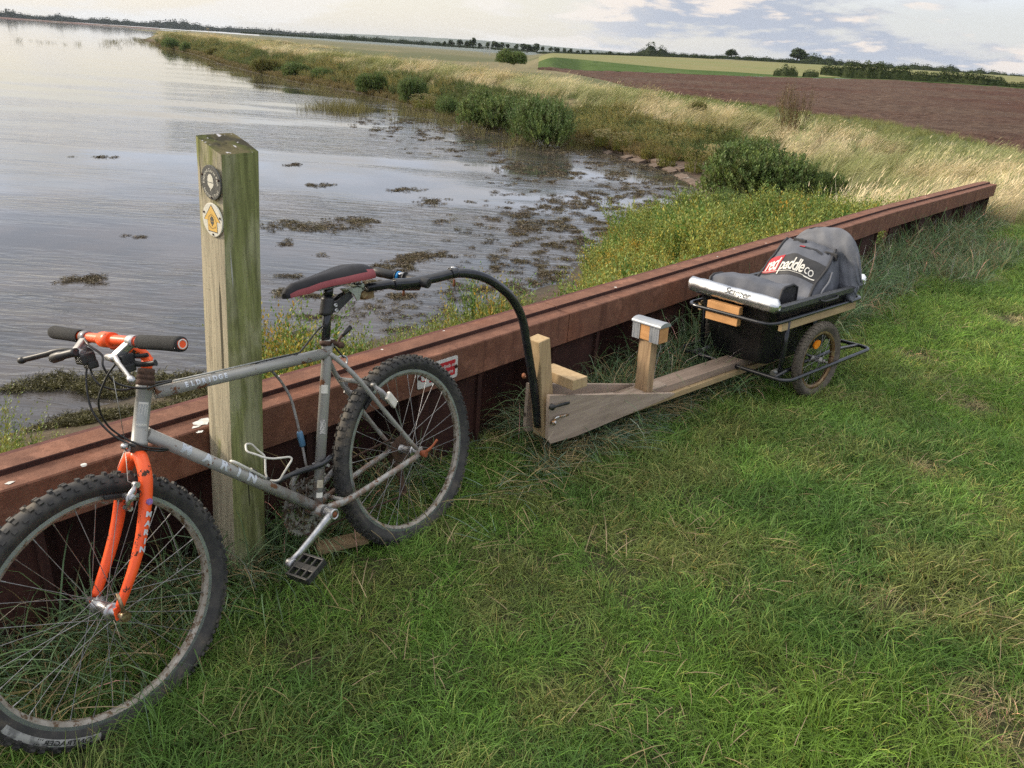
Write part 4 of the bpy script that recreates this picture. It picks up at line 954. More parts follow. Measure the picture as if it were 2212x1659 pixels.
Mfoil2 = newmat('smooth_foil'); _t = NT(Mfoil2); _v = _t.coord('Object'); _h = _t.noise(_v, 16, 6, .7, .5); _t.out((.66, .67, .69), .26, .92, _t.bump(_h, .35, .006), .5)
Mtub = simple('black_tub_plastic', (.010, .010, .011), (.016, .016, .017), 8, .38, spots=[((.07, .065, .06), 120, .70, .03)])
Mtubr = simple('grey_black_rim', (.040, .043, .050), (.055, .058, .066), 30, .40)
# tub: open box with sloping sides, rounded corners
def rr3(sf, sb, ha, r, z, n=5, asym=0.):
    P = []
    for cs, ca_, a0 in ((sf-r, ha-r, 0), (sb+r, ha-r, 90), (sb+r, -ha+r, 180), (sf-r, -ha+r, 270)):
        for k in range(n+1): a = R_(a0+90*k/n); P.append((cs+r*math.cos(a), ca_+r*math.sin(a)))
    return [T(s, a, z) for s, a in P]
def tubring(f, ins=0.):       # f 0 bottom .. 1 top
    return rr3(.315+.115*f-ins, -.33-.10*f+ins, .165+.070*f-ins, .05, .195+.325*f)
tb = MB()
G = [tubring(f) for f in (0, .02, .25, .5, .75, 1)]+[rr3(.452, -.452, .258, .055, .520), rr3(.452, -.452, .258, .055, .545), rr3(.440, -.440, .246, .05, .551), rr3(.420, -.420, .228, .05, .548)]+[tubring(f, .012) for f in (.95, .6, .3, .04)]
tb.grid(G, close_v=True, smooth=False)
nq = len(G[0])
for k in range(len(tb.f)): tb.m[k] = 1 if k//nq in (5, 6, 7, 8) else 0
tb.add(G[0], [tuple(range(nq))], 0, False); tb.add(G[-1], [tuple(range(nq))], 0, False)
tb.build('tub', [Mtub, Mtubr], trl)
for s_ in (-1, 1):
    tb = MB(); tb.tube(rounded([T(.06, s_*.262, .527), T(.04, s_*.275, .520), T(-.10, s_*.275, .520), T(-.12, s_*.262, .527)], .02), .006, 8); tb.build('tub_handle', Mblackp, trl)
# upper rail, lower rail, uprights
def loop(sf, sb, ha, z, r=.07): return rounded([T(sf, ha, z), T(sb, ha, z), T(sb, -ha, z), T(sf, -ha, z)], r, 7, True)
MB().tube(loop(.487, -.47, .250, .462), .0098, 12, cap=False).build('upper_rail', Mblackm, trl)
MB().tube(loop(.375, -.565, .340, .175, .06)[:-1] and loop(.375, -.54, .335, .165, .06), .0108, 12, cap=False).build('lower_rail', Mblackm, trl)
for s_ in (-1, 1):
    mb = MB(); mb.tube([T(.36, s_*.255, .160), T(.10, s_*.235, .172), T(-.30, s_*.235, .180), T(-.535, s_*.255, .165)], .0105, 12)
    mb.box(T(.10, s_*.245, .19), td, tla, tup, .016, .012, .026, 0, .003)
    mb.build('axle_frame', Mblackm, trl)
    mb = MB(); mb.tube([T(.315, s_*.247, .455), T(.30, s_*.248, .30), T(.285, s_*.240, .165)], [.0105, .012, .0115], 10, flat=.6)
    mb.build('strut', Mblackm, trl)
    mb = MB(); mb.tube([T(.320, s_*.222, .165), T(.250, s_*.222, .170)], .0165, 12); mb.build('clamp_sleeve', simple('worn_steel', (.10, .11, .12), (.18, .18, .17), 60, .4, .6), trl)
    for q in (.27, .30): MB().lathe(T(q, s_*.245, .160), tla*s_, [(.008, 0), (.008, .008), (.004, .014), (0, .015)], 6, smooth=False).build('bolt', Mdull, trl)
MB().tube([T(0, -.30, .205), T(0, .30, .205)], .008, 10).build('axle', Mblackm, trl)
Mtt = simple('dusty_tyre', (.085, .072, .058), (.135, .115, .09), 30, .85, bump=.5, bdist=.002)
Mtr = simple('rusty_rim', (.20, .12, .055), (.34, .26, .15), 16, .45, .6, spots=[((.13, .045, .02), 30, .50, .1)])
for s_ in (-1, 1):
    c = np.array([1.609, 3.893, .214])-unit([.642, -.762, .085])*.008 if s_ > 0 else T(0, -.30, .205)
    ax_ = unit([.642, -.762, .085]) if s_ > 0 else tla
    w_, a_, b_ = make_wheel(trl, c, ax_, RT=.208, RB=.153, tw=.025, nsp=20, knobs=54, rimm=Mtr, tyrem=Mtt, hlen=.055, hubr=.018, knob_h=.0028, rw=.0125)
    mb = MB(); mb.lathe(c+ax_*(.040 if s_ > 0 else -.04), ax_*s_, [(.011, -.006), (.011, .004), (.006, .006), (.006, .022), (0, .024)], 6, smooth=False); mb.build('axle_nut', Mdull, w_)
    if s_ > 0:
        q = atplane(1590.9+.14883*1168, 630.9+.14883*762, c+ax_*.012, ax_)
        e1_ = unit(q-c-((q-c)@ax_)*ax_); mb = MB(); e2_ = np.cross(ax_, e1_)
        mb.add([q+ax_*.004+e1_*.020*math.cos(t)+e2_*.030*math.sin(t) for t in np.linspace(0, 2*math.pi, 28)[:-1]]+[q-ax_*.006+e1_*.020*math.cos(t)+e2_*.030*math.sin(t) for t in np.linspace(0, 2*math.pi, 28)[:-1]], [tuple(range(27)), tuple(range(53, 26, -1))]+[(i, (i+1) % 27, 27+(i+1) % 27, 27+i) for i in range(27)], 0, False)
        mb.build('reflector', simple('amber_reflector', (.85, .27, .02), (.75, .20, .01), 200, .25, coat=.5), w_)
# drawbar beam: grey top board over a paler board, running from under the tub to the bow
def tbox(s0, s1, a0, a1, z0, z1, mat, nm, dz=0., bev=.002):
    mb = MB(); c = (T(s0, (a0+a1)/2, (z0+z1)/2)+T(s1, (a0+a1)/2, (z0+z1)/2+dz))/2; ax = unit(T(s1, 0, dz)-T(s0, 0, 0)); up = unit(np.cross(ax, tla)); up = up if up[2] > 0 else -up
    mb.box(c, ax, tla, up, np.linalg.norm(T(s1, 0, dz)-T(s0, 0, 0))/2, (a1-a0)/2, (z1-z0)/2, 0, bev); return mb.build(nm, mat, trl)
tbox(-.42, 1.62, -.062, .040, .150, .186, Mbeam, 'beam')
tbox(-.42, 1.42, -.060, .062, .120, .148, Mpale, 'lower_board')
tbox(.96, 1.60, -.020, .040, .187, .197, Mgrey, 'beam_packing')
def tplate(a, th, pts, mat, nm):
    mb = MB(); F0 = [T(s, a-th/2, z) for s, z in pts]; F1 = [T(s, a+th/2, z) for s, z in pts]; n = len(pts)
    mb.add(F0+F1, [tuple(range(n)), tuple(range(2*n-1, n-1, -1))]+[(i, (i+1) % n, n+(i+1) % n, n+i) for i in range(n)], 0, False); return mb.build(nm, mat, trl)
tri = [(1.795, .350), (1.45, .294), (.90, .158), (.97, .148), (1.40, .118), (1.74, .020), (1.77, .022), (1.79, .06)]
tri = [(1.795, .352), (.945, .158), (.945, .149), (1.30, .132), (1.62, .118), (1.765, .128), (1.780, .15)]
cp1 = tplate(.071, .018, tri, Mgrey, 'side_cheek'); tplate(-.075, .018, [(min(s_, 1.772), z_) for s_, z_ in tri], Mgrey, 'side_cheek')
tplate(.045, .022, [(1.74, .32), (1.35, .245), (1.35, .20), (1.74, .16)], Mgrey, 'inner_board')
# front upright, resting block
mb = MB(); q0, q1 = T(1.725, .000, .135), T(1.794, -.012, .572); axp = unit(q1-q0); mb.box((q0+q1)/2, axp, tla, np.cross(axp, tla), np.linalg.norm(q1-q0)/2, .036, .030, 0, .004); mb.build('front_upright', Mpost, trl)
mb = MB(); q0, q1 = T(1.70, .005, .378), T(1.545, .005, .362); 
mb.box(T(1.655, .010, .382), tla, td, tup, .100, .042, .022, 0, .003); mb.build('cross_block', Mpost, trl)
# padded support upright
tbox_c = lambda c, hs, ha, hz, mat, nm, bev=.002: MB().box(c, td, tla, tup, hs, ha, hz, 0, bev).build(nm, mat, trl)
tbox_c(T(1.105, .010, .318), .022, .036, .133, Msup, 'support_upright')
hd = tbox_c(T(1.108, .010, .487), .030, .077, .040, Mhead, 'support_head', .002)
hc = T(1.108, .010, .487)
def tape(a0, a1, nm):
    mb = MB(); prof = [(.0325, -.043), (.0325, .038), (.030, .044), (-.030, .044), (-.0325, .038), (-.0325, -.043)]
    G = []
    for k in range(7):
        a = a0+(a1-a0)*k/6; G.append([hc+td*(p+.0012*math.sin(k*2.1+j))+tla*a+tup*(q+.0008*math.cos(k*3+j*2)) for j, (p, q) in enumerate(prof)])
    mb.grid(G, smooth=False); return mb.build(nm, Mtape, hd)
# split tape: two bands down the sides, one pad over the top
hd.name = 'support_head'
tape(-.079, -.036, 'tape_band'); tape(.020, .074, 'tape_band')
mb = MB(); G = []
for k in range(13):
    a = -.083+.166*k/12; row = []
    for j in range(11): th = R_(-10+200*j/10); row.append(hc+tla*a+td*(.039*math.cos(th))+tup*(.036+.018*math.sin(th)*(1+.04*math.sin(k*1.9)))); 
    G.append(row)
mb.grid(G); 
for row in (G[0], G[-1]): mb.add(row, [tuple(range(len(row)))], 0, False)
mb.build('tape_pad', Mtape, hd)
# wood blocks on the tub
mb = MB(); 
for z0 in (.432, .490): 
    mb = MB(); mb.box(T(.468, -.030, z0-.002), td, tla, tup, .017, .095, .020, 0, .002); mb.build('front_block', Mhead, trl)
mb = MB(); mb.box(T(-.01, .240, .436), unit(td+tup*0), tup, tla, .385, .026, .010, 0, .002); mb.build('side_batten', Mpale, trl)
mb = MB(); mb.box(T(-.01, -.240, .436), td, tup, tla, .385, .026, .010, 0, .002); mb.build('side_batten', Mpale, trl)
# foil covered rolls over the front and back rims
def roll(c0, c1, r, nm, mt, n=28, seg=20, amp=.004, gather=True):
    mb = MB(); G = []; ax = unit(c1-c0); L_ = np.linalg.norm(c1-c0); u_ = unit(np.cross(ax, UZ)); v_ = np.cross(u_, ax)
    for i in range(n+1):
        f = i/n; rr = r
        if gather: 
            e = min(f, 1-f)*L_; rr = r*min(1, .35+.65*min(1, (e/.016))**.5)
        row = []
        for k in range(seg):
            a = 2*math.pi*k/seg; q = c0+(c1-c0)*f+(u_*math.cos(a)+v_*math.sin(a))*rr
            d_ = mnoise(Vector(q)*22)*amp+mnoise(Vector(q)*60)*amp*(.6 if min(f, 1-f) > .06 else 1.6); row.append(q+(u_*math.cos(a)+v_*math.sin(a))*d_)
        G.append(row)
    mb.grid(G, close_v=True)
    for row, s_ in ((G[0], -1), (G[-1], 1)): mb.add(row+[sum(row)/len(row)-ax*s_*.006], [(k, (k+1) % seg, seg) for k in range(seg)])
    return mb.build(nm, mt, trl)
fr_ = roll(T(.462, -.268, .570), T(.462, .262, .552), .0375, 'foil_roll', Mfoil2)
rr_o = roll(T(-.455, -.25, .575), T(-.455, .245, .560), .033, 'foil_roll', Mfoil, amp=.012)
tx = MB()
fc = atplane(1588, 650, T(.50, 0, .57), td); 
V, Fq = text_geo('Scamuel', .048, .0, 1., .25, fine=1)
V, Fq = text_geo('Scarper', .046, .0, 1., .25, fine=1)
rc0, rc1 = T(.462, -.268, .570), T(.462, .262, .552); rax = unit(rc1-rc0); ao = (fc-rc0)@rax
for x_, y_, _z in V:
    th = R_(38)+y_/.0385
    pass
ru = unit(np.cross(rax, UZ)); ru = ru if ru@td > 0 else -ru; rv = np.cross(ru, rax); rv = rv if rv[2] > 0 else -rv
tx.add([rc0+rax*(ao+x_)+(ru*math.cos(R_(34)+y_/.0385)+rv*math.sin(R_(34)+y_/.0385))*.0410 for x_, y_, _z in V], Fq, 0, False)
tx.build('handwriting', Mblackp, fr_, fix=False)
# tow arm: black tube rising from the bow and bending over to the seat post
A = lambda px, py, a=0.: atplane(px, py, TM+ta*a, ta)
ap = [A(1162, 920), A(1155, 850), A(1146, 790), A(1138, 742), A(1131, 700), A(1120, 668), A(1102, 640), A(1080, 620), A(1052, 602), A(1020, 592), A(984, 590), A(940, 600), A(890, 610), A(850, 613)]
mb = MB(); mb.tube(catmull(ap, 6), .0170, 16); arm = mb.build('tow_arm', Mblackm, trl)
mb = MB(); mb.tube(catmull([A(985, 588.5), A(975, 590), A(973, 590.5)], 3), .0198, 16); mb.build('arm_joint', Mblackm, arm)
mb = MB(); mb.tube([A(905, 618), A(860, 618), A(840, 614), A(792, 622)], [.0150, .0155, .0150, .0140], 14, flat=.8); mb.build('tow_arm_end', simple('wrinkled_black_sleeve', (.014, .015, .019), (.022, .022, .028), 30, .25, .2, bump=.6, bdist=.006, bscale=16, coat=.3), trl)
for px, py, r_, mt in ((979, 588, .006, Msilver), (1139, 810, .008, Mrusty)): MB().lathe(A(px, py, -.0)+tup*(.014 if px < 1000 else 0)+(td*.016 if px > 1000 else 0), tup if px < 1000 else td, [(r_*1.5, 0), (r_*1.4, .004), (0, .007)], 10).build('bolt', mt, arm)
for px, py in ((872, 632), (981, 612)): MB().tube([A(px, py-8), A(px, py+7)], .0040, 8).build('bolt', Mrusty, arm)
# cross handle clamped over the arm
X0, X1 = B(-.080, .612, -.100), B(-.108, .567, .110); xc = (X0+X1)/2; xd = unit(X1-X0); XL = np.linalg.norm(X1-X0)
mb = MB(); mb.tube([X0, X0+xd*.004, X0+xd*.03, X0+xd*.034, X0+xd*(XL*.42)], [.0150, .0165, .0165, .0155, .0155], 16); g1 = mb.build('cross_handle', Mblackp, trl)
mb = MB(); mb.tube([X0+xd*(XL*.56), X1-xd*.034, X1-xd*.03, X1-xd*.003, X1], [.0155, .0160, .0172, .0172, .0150], 16); mb.tube([X0+xd*(XL*.41), X0+xd*(XL*.57)], .0120, 14); mb.tube([X0+xd*(XL*.41), X0+xd*(XL*.42)], .021, 16); mb.tube([X0+xd*(XL*.55), X0+xd*(XL*.565)], .021, 16); mb.build('grip_clamp', Mblackp, g1)
MB().tube([X0+xd*(XL*.425), X0+xd*(XL*.465)], .0185, 16).build('blue_ring', simple('bright_blue', (.03, .28, .65), (.02, .22, .55), 30, .3), g1)
MB().tube([X1-xd*.001, X1+xd*.0006], .0060, 12).build('handle_hole_shade', simple('hole_shade_black', (.004, .004, .004)), g1)  # black disc painted as the shade inside the open handle end
MB().lathe(X0+xd*(XL*.5)+bw*.012, bw, [(.011, 0), (.010, .004), (0, .006)], 12).build('clamp_bolt', Msilver, g1)
# hitch bracket on the seat post
mb = MB(); mb.tube([B(.2365, .592), B(.2385, .586), B(.2385, .580), B(.2530, .546), B(.2535, .542)], [.0175, .0195, .0200, .0205, .0195], 20); hcl = mb.build('hitch_collar', Mblackp, trl)
q = [(.240, .574), (.222, .574), (.178, .590), (.158, .592), (.148, .575), (.200, .552), (.215, .545), (.248, .545)]
mb = MB()
for o_ in (.014, -.014): plate(mb, BO, bu, bw, bn, q, o_-.003, o_+.003)
mb.box(B(.195, .571), bu, bw, bn, .030, .004, .014); mb.build('hitch_bracket', Mblackp, hcl)
for b_ in (.566, .550): MB().lathe(B(.226, b_, .017), bn, [(.0068, 0), (.0068, .004), (.0035, .0045), (.003, .002)], 12).build('bolt', Msilver, hcl)
Mzinc = simple('zinc_plate', (.42, .46, .42), (.30, .34, .28), 50, .35, .8)
mb = MB(); plate(mb, BO, bu, bw, bn, [(.170, .602), (.120, .598), (.105, .604), (.098, .590), (.118, .584), (.130, .562), (.140, .560), (.150, .584)], .020, .024)
plate(mb, BO, bu, bw, bn, [(.165, .604), (.120, .600), (.098, .596), (.118, .584), (.135, .570)], -.020, -.016); mb.box(B(.130, .600), bu, bn, bw, .030, .022, .0018)
mb.tube([B(.112, .604, -.02), B(.112, .604, .03)], .007, 10); mb.build('hitch_plate', Mzinc, trl)
mb = MB(); mb.box(B(.078, .570), bu, bw, bn, .020, .016, .019, 0, .003); mb.tube([B(.078, .585), B(.082, .610)], .010, 10); mb.tube([B(.100, .572, -.01), B(.100, .572, .02)], .012, 10); mb.build('hitch_block', simple('rusty_yellow_steel', (.20, .11, .05), (.36, .27, .14), 60, .7, .3, bump=.5), trl)
for o_ in (-.014, .004, .022): MB().tube(rounded([B(.110, .590, o_), B(.108, .628, o_), B(.086, .636, o_), B(.080, .630, o_)], .012), .0042, 8).build('spring_clip', Msilver, trl)
# quick release levers on the cheek
qa = A(1190, 878, .082); mb = MB(); mb.lathe(qa, ta, [(.013, 0), (.013, .014), (0, .016)], 12); mb.tube(catmull([qa+ta*.012, A(1210, 875, .098), A(1230, 870, .100)], 4), [.006]*4+[.0075]*4+[.006], 10, flat=.6); mb.build('clamp_lever', Mblackp, trl)
qa = A(1193, 911, .082); mb = MB(); mb.lathe(qa, ta, [(.010, 0), (.013, .008), (.011, .016), (0, .020)], 14); mb.tube(catmull([qa+ta*.008, A(1203, 902, .092), A(1229, 896, .094)], 4), [.005]*4+[.005]*4+[.004], 10, flat=.7); mb.build('clamp_lever', simple('chrome_and_rust', (.55, .55, .55), (.30, .17, .08), 70, .3, .85, lo=.45, hi=.55), trl)

# ------------------------------------------------------------------ bag in the tub
bag = empty('paddleboard_bag', tuple(T(-.1, 0, .40)), 'grey zipped paddleboard bag with red and black logo panel slumped in the trailer tub', 'bag')
def cloth(name, c1, c2, b=.5): return simple(name, c1, c2, 9, .62, bump=b, bdist=.006, bscale=12, spec=.35)
Mbag = cloth('grey_canvas', (.085, .092, .112), (.118, .125, .148)); Mbagl = cloth('light_grey_canvas', (.145, .153, .178), (.105, .113, .135)); Mbagd = simple('black_canvas', (.020, .020, .023), (.032, .032, .036), 30, .6, bump=.3)
def ellipsoidish(F_, nu, nv): return [[F_(i/nu, j/nv) for j in range(nv+1)] for i in range(nu+1)]
# back flap: thick rounded hood standing up at the rear
mb = MB()
def hood(u_, v_, side):
    # u_ across 0..1, v_ up 0..1
    a = -.25+.52*u_; top = .845-.26*abs(2*u_-1)**3.2-.03*(1-u_); z = .46+(top-.46)*v_
    s = -.300-.075*v_-.045*math.cos((u_-.5)*math.pi)*(1-v_*.4)+.03*v_**3
    th = .048*math.sin(math.pi*min(1, max(0, u_)))**.5*math.sin(math.pi*(.08+.92*v_))**.5+.004
    w_ = .020*mnoise(Vector((u_*4, v_*4, side*.7)))+.013*mnoise(Vector((u_*8+v_*5, v_*4-u_*3, side)))-.010*abs(mnoise(Vector((u_*11+v_*9, v_*3, side+4))))
    return T(s+side*(th+w_), a, z)
G1 = ellipsoidish(lambda a, b: hood(a, b, 1), 40, 30); G2 = ellipsoidish(lambda a, b: hood(a, b, -1), 40, 30)
mb.grid(G1); mb.grid(G2); 
rim1 = [r_[-1] for r_ in G1]; rim2 = [r_[-1] for r_ in G2]; mb.grid([rim1, rim2]); mb.grid([G1[0], G2[0]]); mb.grid([G1[-1], G2[-1]])
mb.build('hood', Mbagl, bag)
# main pocket: wedge with sloping top panel
PTL, PTR, PBL, PBR = T(-.165, -.185, .640), T(-.175, .150, .650), T(-.045, -.165, .560), T(-.085, .145, .568)
RTL, RTR = T(-.285, -.175, .745), T(-.315, .105, .720)
BTL, BTR = T(.03, -.19, .50), T(.02, .175, .485)
def bil(a, b, c, d, u_, v_): return (a*(1-u_)+b*u_)*(1-v_)+(c*(1-u_)+d*u_)*v_
mb = MB()
rowsL = [RTL, PTL, PBL, BTL]; rowsR = [RTR, PTR, PBR, BTR]
G = []
for i in range(25):
    f = i/24*3; k = min(2, int(f)); t = f-k; L0 = rowsL[k]*(1-t)+rowsL[k+1]*t; R0 = rowsR[k]*(1-t)+rowsR[k+1]*t; row = []
    for j in range(19):
        v = j/18; q = L0*(1-v)+R0*v; bul = .050*math.sin(math.pi*v)*math.sin(math.pi*min(1, f/3+.12)); q = q+tup*bul+td*bul*.5+tup*(.014*mnoise(Vector((i*.22, v*5, 0)))+.008*mnoise(Vector((i*.5+v*6, v*9, 3)))*(1 if (i < 7 or i > 17) else .15)); row.append(q)
    G.append(row)
mb.grid(G)
# side wall right, side wall left
def skirt(edge, dn):
    g_ = []
    for i, q in enumerate(edge):
        row = []
        for j in range(9): f = j/8; row.append(q+dn(i, f)+ta*(.035*math.sin(math.pi*f)+.012*mnoise(Vector((i*.3, f*4, 3))))*(1 if dn(0, 1)@ta > -.5 else -1))
        g_.append(row)
    return g_
mb.grid(skirt([r_[-1] for r_ in G], lambda i, f: -UZ*(.30-.006*i)*f+ta*.045*f)); mb.grid(skirt([r_[0] for r_ in G], lambda i, f: -UZ*(.30-.006*i)*f-ta*.02*f))
mb.grid([[q-UZ*.22*j/4+td*.02*j/4 for q in G[-1]] for j in range(5)])
mb.build('pocket', Mbag, bag)
pn = unit(np.cross(PTR-PTL, PBL-PTL)); pn = pn if pn[2] > 0 else -pn
def onp(u_, v_, o=.0):
    """u_ 0..1 left-right, v_ 0..1 top-bottom on the logo panel"""
    f = (1+v_)*8; i = min(23, int(f)); t = f-i; j_ = u_*18; j = min(17, int(j_)); s_ = j_-j
    q = (G[i][j]*(1-s_)+G[i][j+1]*s_)*(1-t)+(G[i+1][j]*(1-s_)+G[i+1][j+1]*s_)*t; return q+pn*o
mb = MB(); mb.grid([[onp(.02+.96*j/16, .0+1.*i/6, .0025) for j in range(17)] for i in range(7)]); mb.build('logo_panel', Mbagd, bag, fix=False)
mb = MB(); mb.grid([[onp(.02+.27*j/6, .0+.93*i/6, .0040) for j in range(7)] for i in range(7)]); mb.build('red_patch', simple('red_patch', (.42, .025, .03), (.36, .02, .025), 30, .5), bag, fix=False)
mb = MB()
def ptext(txt, u0, u1, v0, hgt, bold):
    V, Fq = text_geo(txt, 1., bold, .88, 0., fine=1); x0, x1 = V[:, 0].min(), V[:, 0].max()
    mb.add([onp(u0+(u1-u0)*(x-x0)/(x1-x0), v0-y*hgt, .0055) for x, y, _ in V], Fq, 0, False)
ptext('red', .055, .265, .53, .88, .02); ptext('paddle', .315, .73, .55, .85, .015); ptext('co', .745, .89, .58, .62, .0)
mb.grid([[onp(.02+.93*j/24, .865+(-.06 if j > 20 else 0)*(j-20)/4+.02*i*(1+(j > 19)*2), .0058) for j in range(25)] for i in range(2)])
mb.build('lettering', Mwhitep, bag, fix=False)
# zip piping and side zips
mb = MB(); mb.tube(catmull([r_[0]+tup*.004 for r_ in G][::3]+[G[-1][0]-UZ*.06], 4), .0075, 8); mb.build('zip_piping', Mbagd, bag)
mb = MB(); mb.tube(catmull([G[k][-1]+tup*.004 for k in range(0, 25, 4)], 4), .0075, 8); mb.build('zip_piping', Mbagd, bag)
mb = MB(); mb.tube(catmull([G[8][-1]+ta*.03-UZ*.02, G[11][-1]+ta*.042-UZ*.03, G[15][-1]+ta*.045-UZ*.03, G[20][-1]+ta*.04-UZ*.035], 5), .006, 8); mb.build('side_zip', Mbagl, bag)
mb = MB(); mb.grid([[onp(.42+.42*j/4, -.52+.09*i, .004) for j in range(5)] for i in range(2)]); mb.build('small_tag', Mbagd, bag, fix=False)
mb = MB(); mb.grid([[onp(.42+.10*j/4, -.525+.09*i, .0050) for j in range(5)] for i in range(2)]); mb.build('small_red_tag', simple('red_patch2', (.42, .025, .03)), bag, fix=False)
for u_, z_ in ((.30, .745), (.72, .700)):
    q = T(-.262, -.235+.465*u_, z_); mb = MB(); mb.box(q, ta, tup, td, .028, .016, .006, 0, .003); mb.box(q+ta*.03+tup*-.004, ta, tup, td, .018, .020, .009, 0, .003); mb.build('buckle', Mbagd, bag)
mb = MB(); mb.tube(catmull([T(-.262, -.10, .742), T(-.245, .00, .712), T(-.250, .10, .702)], 5), .011, 8, flat=.25); mb.build('strap', Mbagd, bag)
# front compartment: soft box lying along the front of the tub
mb = MB(); G = []
for i in range(27):
    f = i/26; a = -.215+.385*f; top = .608+.012*math.sin(f*5)+.014*f; row = []
    w0 = .34-.06*f; 
    for s, z in ((w0+.035, .44), (w0+.030, .52), (w0+.018, top-.012), (w0-.005, top), (w0-.08, top-.002), (w0-.125, top-.022), (w0-.14, .50), (w0-.14, .44)):
        row.append(T(s+.009*mnoise(Vector((f*7, z*9, 1))), a, z+.012*mnoise(Vector((f*7, s*9, 2)))))
    G.append(row)
mb.grid(G, smooth=True); nn_ = 7
for k in range(len(mb.f)): mb.m[k] = 1 if (k % nn_) == 0 else 0
for row in (G[0], G[-1]): mb.add(row, [tuple(range(len(row)))], 1, False)
mb.build('front_pocket', [Mbag, Mbagd], bag)
for row in (G[0], G[-1]): mb = MB(); mb.tube(row, .0070, 8); mb.build('zip_piping', Mbagd, bag)
mb = MB(); g_ = [[T(.22-.24*i/8, -.20+.39*j/12, .475+.05*math.sin(math.pi*i/8)+.02*mnoise(Vector((i*.5, j*.5, 0)))) for j in range(13)] for i in range(9)]; mb.grid(g_); mb.build('body', Mbag, bag)
# ------------------------------------------------------------------ vegetation
def leaf_mat(name, rough=.55, trans=.22, tinted=True, cols=None, ns=3., vary=.35):
    m = newmat(name); t = NT(m)
    if tinted: a = t.n('ShaderNodeAttribute', attribute_type='INSTANCER', attribute_name='tint'); base = a.outputs['Color']
    else:
        oi = t.n('ShaderNodeObjectInfo'); f = t.noise(t.coord('Object'), ns, 4, .6); base = t.mix(t.mr(f, .35, .65), cols[0], cols[1])
        if len(cols) > 2: base = t.mix(t.mr(t.noise(t.coord('Object', off=(5, 5, 5)), ns*2.3, 4, .6), .58, .68), base, cols[2])
    vc = t.n('ShaderNodeAttribute', attribute_name='lc'); c = t.mix(1., base, vc.outputs['Color'], 'MULTIPLY')
    p = t.n('ShaderNodeBsdfPrincipled'); t.set(p.inputs['Base Color'], c); p.inputs['Roughness'].default_value = rough; p.inputs['Specular IOR Level'].default_value = .25
    tr = t.n('ShaderNodeBsdfTranslucent'); t.set(tr.inputs[0], c); mx = t.n('ShaderNodeMixShader'); mx.inputs[0].default_value = trans
    t.L.new(p.outputs[0], mx.inputs[1]); t.L.new(tr.outputs[0], mx.inputs[2]); o = t.n('ShaderNodeOutputMaterial'); t.L.new(mx.outputs[0], o.inputs[0]); return m
class Leaf:
    """mesh of thin blades/leaves with a per-face light variation in 'lc'"""
    def __init__(s): s.v = []; s.f = []; s.c = []
    def blade(s, base, dirn, L_, w_, arch, segs=3, col=(1, 1, 1), flop=(0, 0, -1), twist=0., tip=None):
        base = np.asarray(base, float); d = unit(dirn); side = np.cross(d, [0, 0, 1.]); side = unit(side) if np.linalg.norm(side) > .05 else np.array([math.cos(twist), math.sin(twist), 0])
        side = unit(side*math.cos(twist)+np.cross(d, side)*math.sin(twist)); b = len(s.v); p = base.copy(); fl = np.asarray(flop, float)
        for i in range(segs):
            t = i/segs; ww = w_*(1-t*.75)*(.75 if i == 0 else 1)
            s.v += [tuple(p-side*ww), tuple(p+side*ww)]
            d = unit(d+fl*arch*(t+.25)); p = p+d*L_/segs
        s.v.append(tuple(p))
        for i in range(segs-1): s.f.append((b+2*i, b+2*i+1, b+2*i+3, b+2*i+2)); s.c.append(col)
        s.f.append((b+2*segs-2, b+2*segs-1, b+2*segs)); s.c.append(tip or col)
    def quad(s, c, a, b, col=(1, 1, 1)):
        c, a, b = np.asarray(c), np.asarray(a), np.asarray(b); k = len(s.v); s.v += [tuple(c-a), tuple(c+b), tuple(c+a), tuple(c-b)]; s.f.append((k, k+1, k+2, k+3)); s.c.append(col)
    def mesh(s, name, mat):
        me = bpy.data.meshes.new(name); me.from_pydata(s.v, [], s.f); me.materials.append(mat)
        ca = me.color_attributes.new('lc', 'FLOAT_COLOR', 'CORNER'); n = [len(f) for f in s.f]
        ca.data.foreach_set('color', np.repeat(np.concatenate([np.array(s.c, float), np.ones((len(s.c), 1))], 1), n, axis=0).ravel()); me.update(); return me
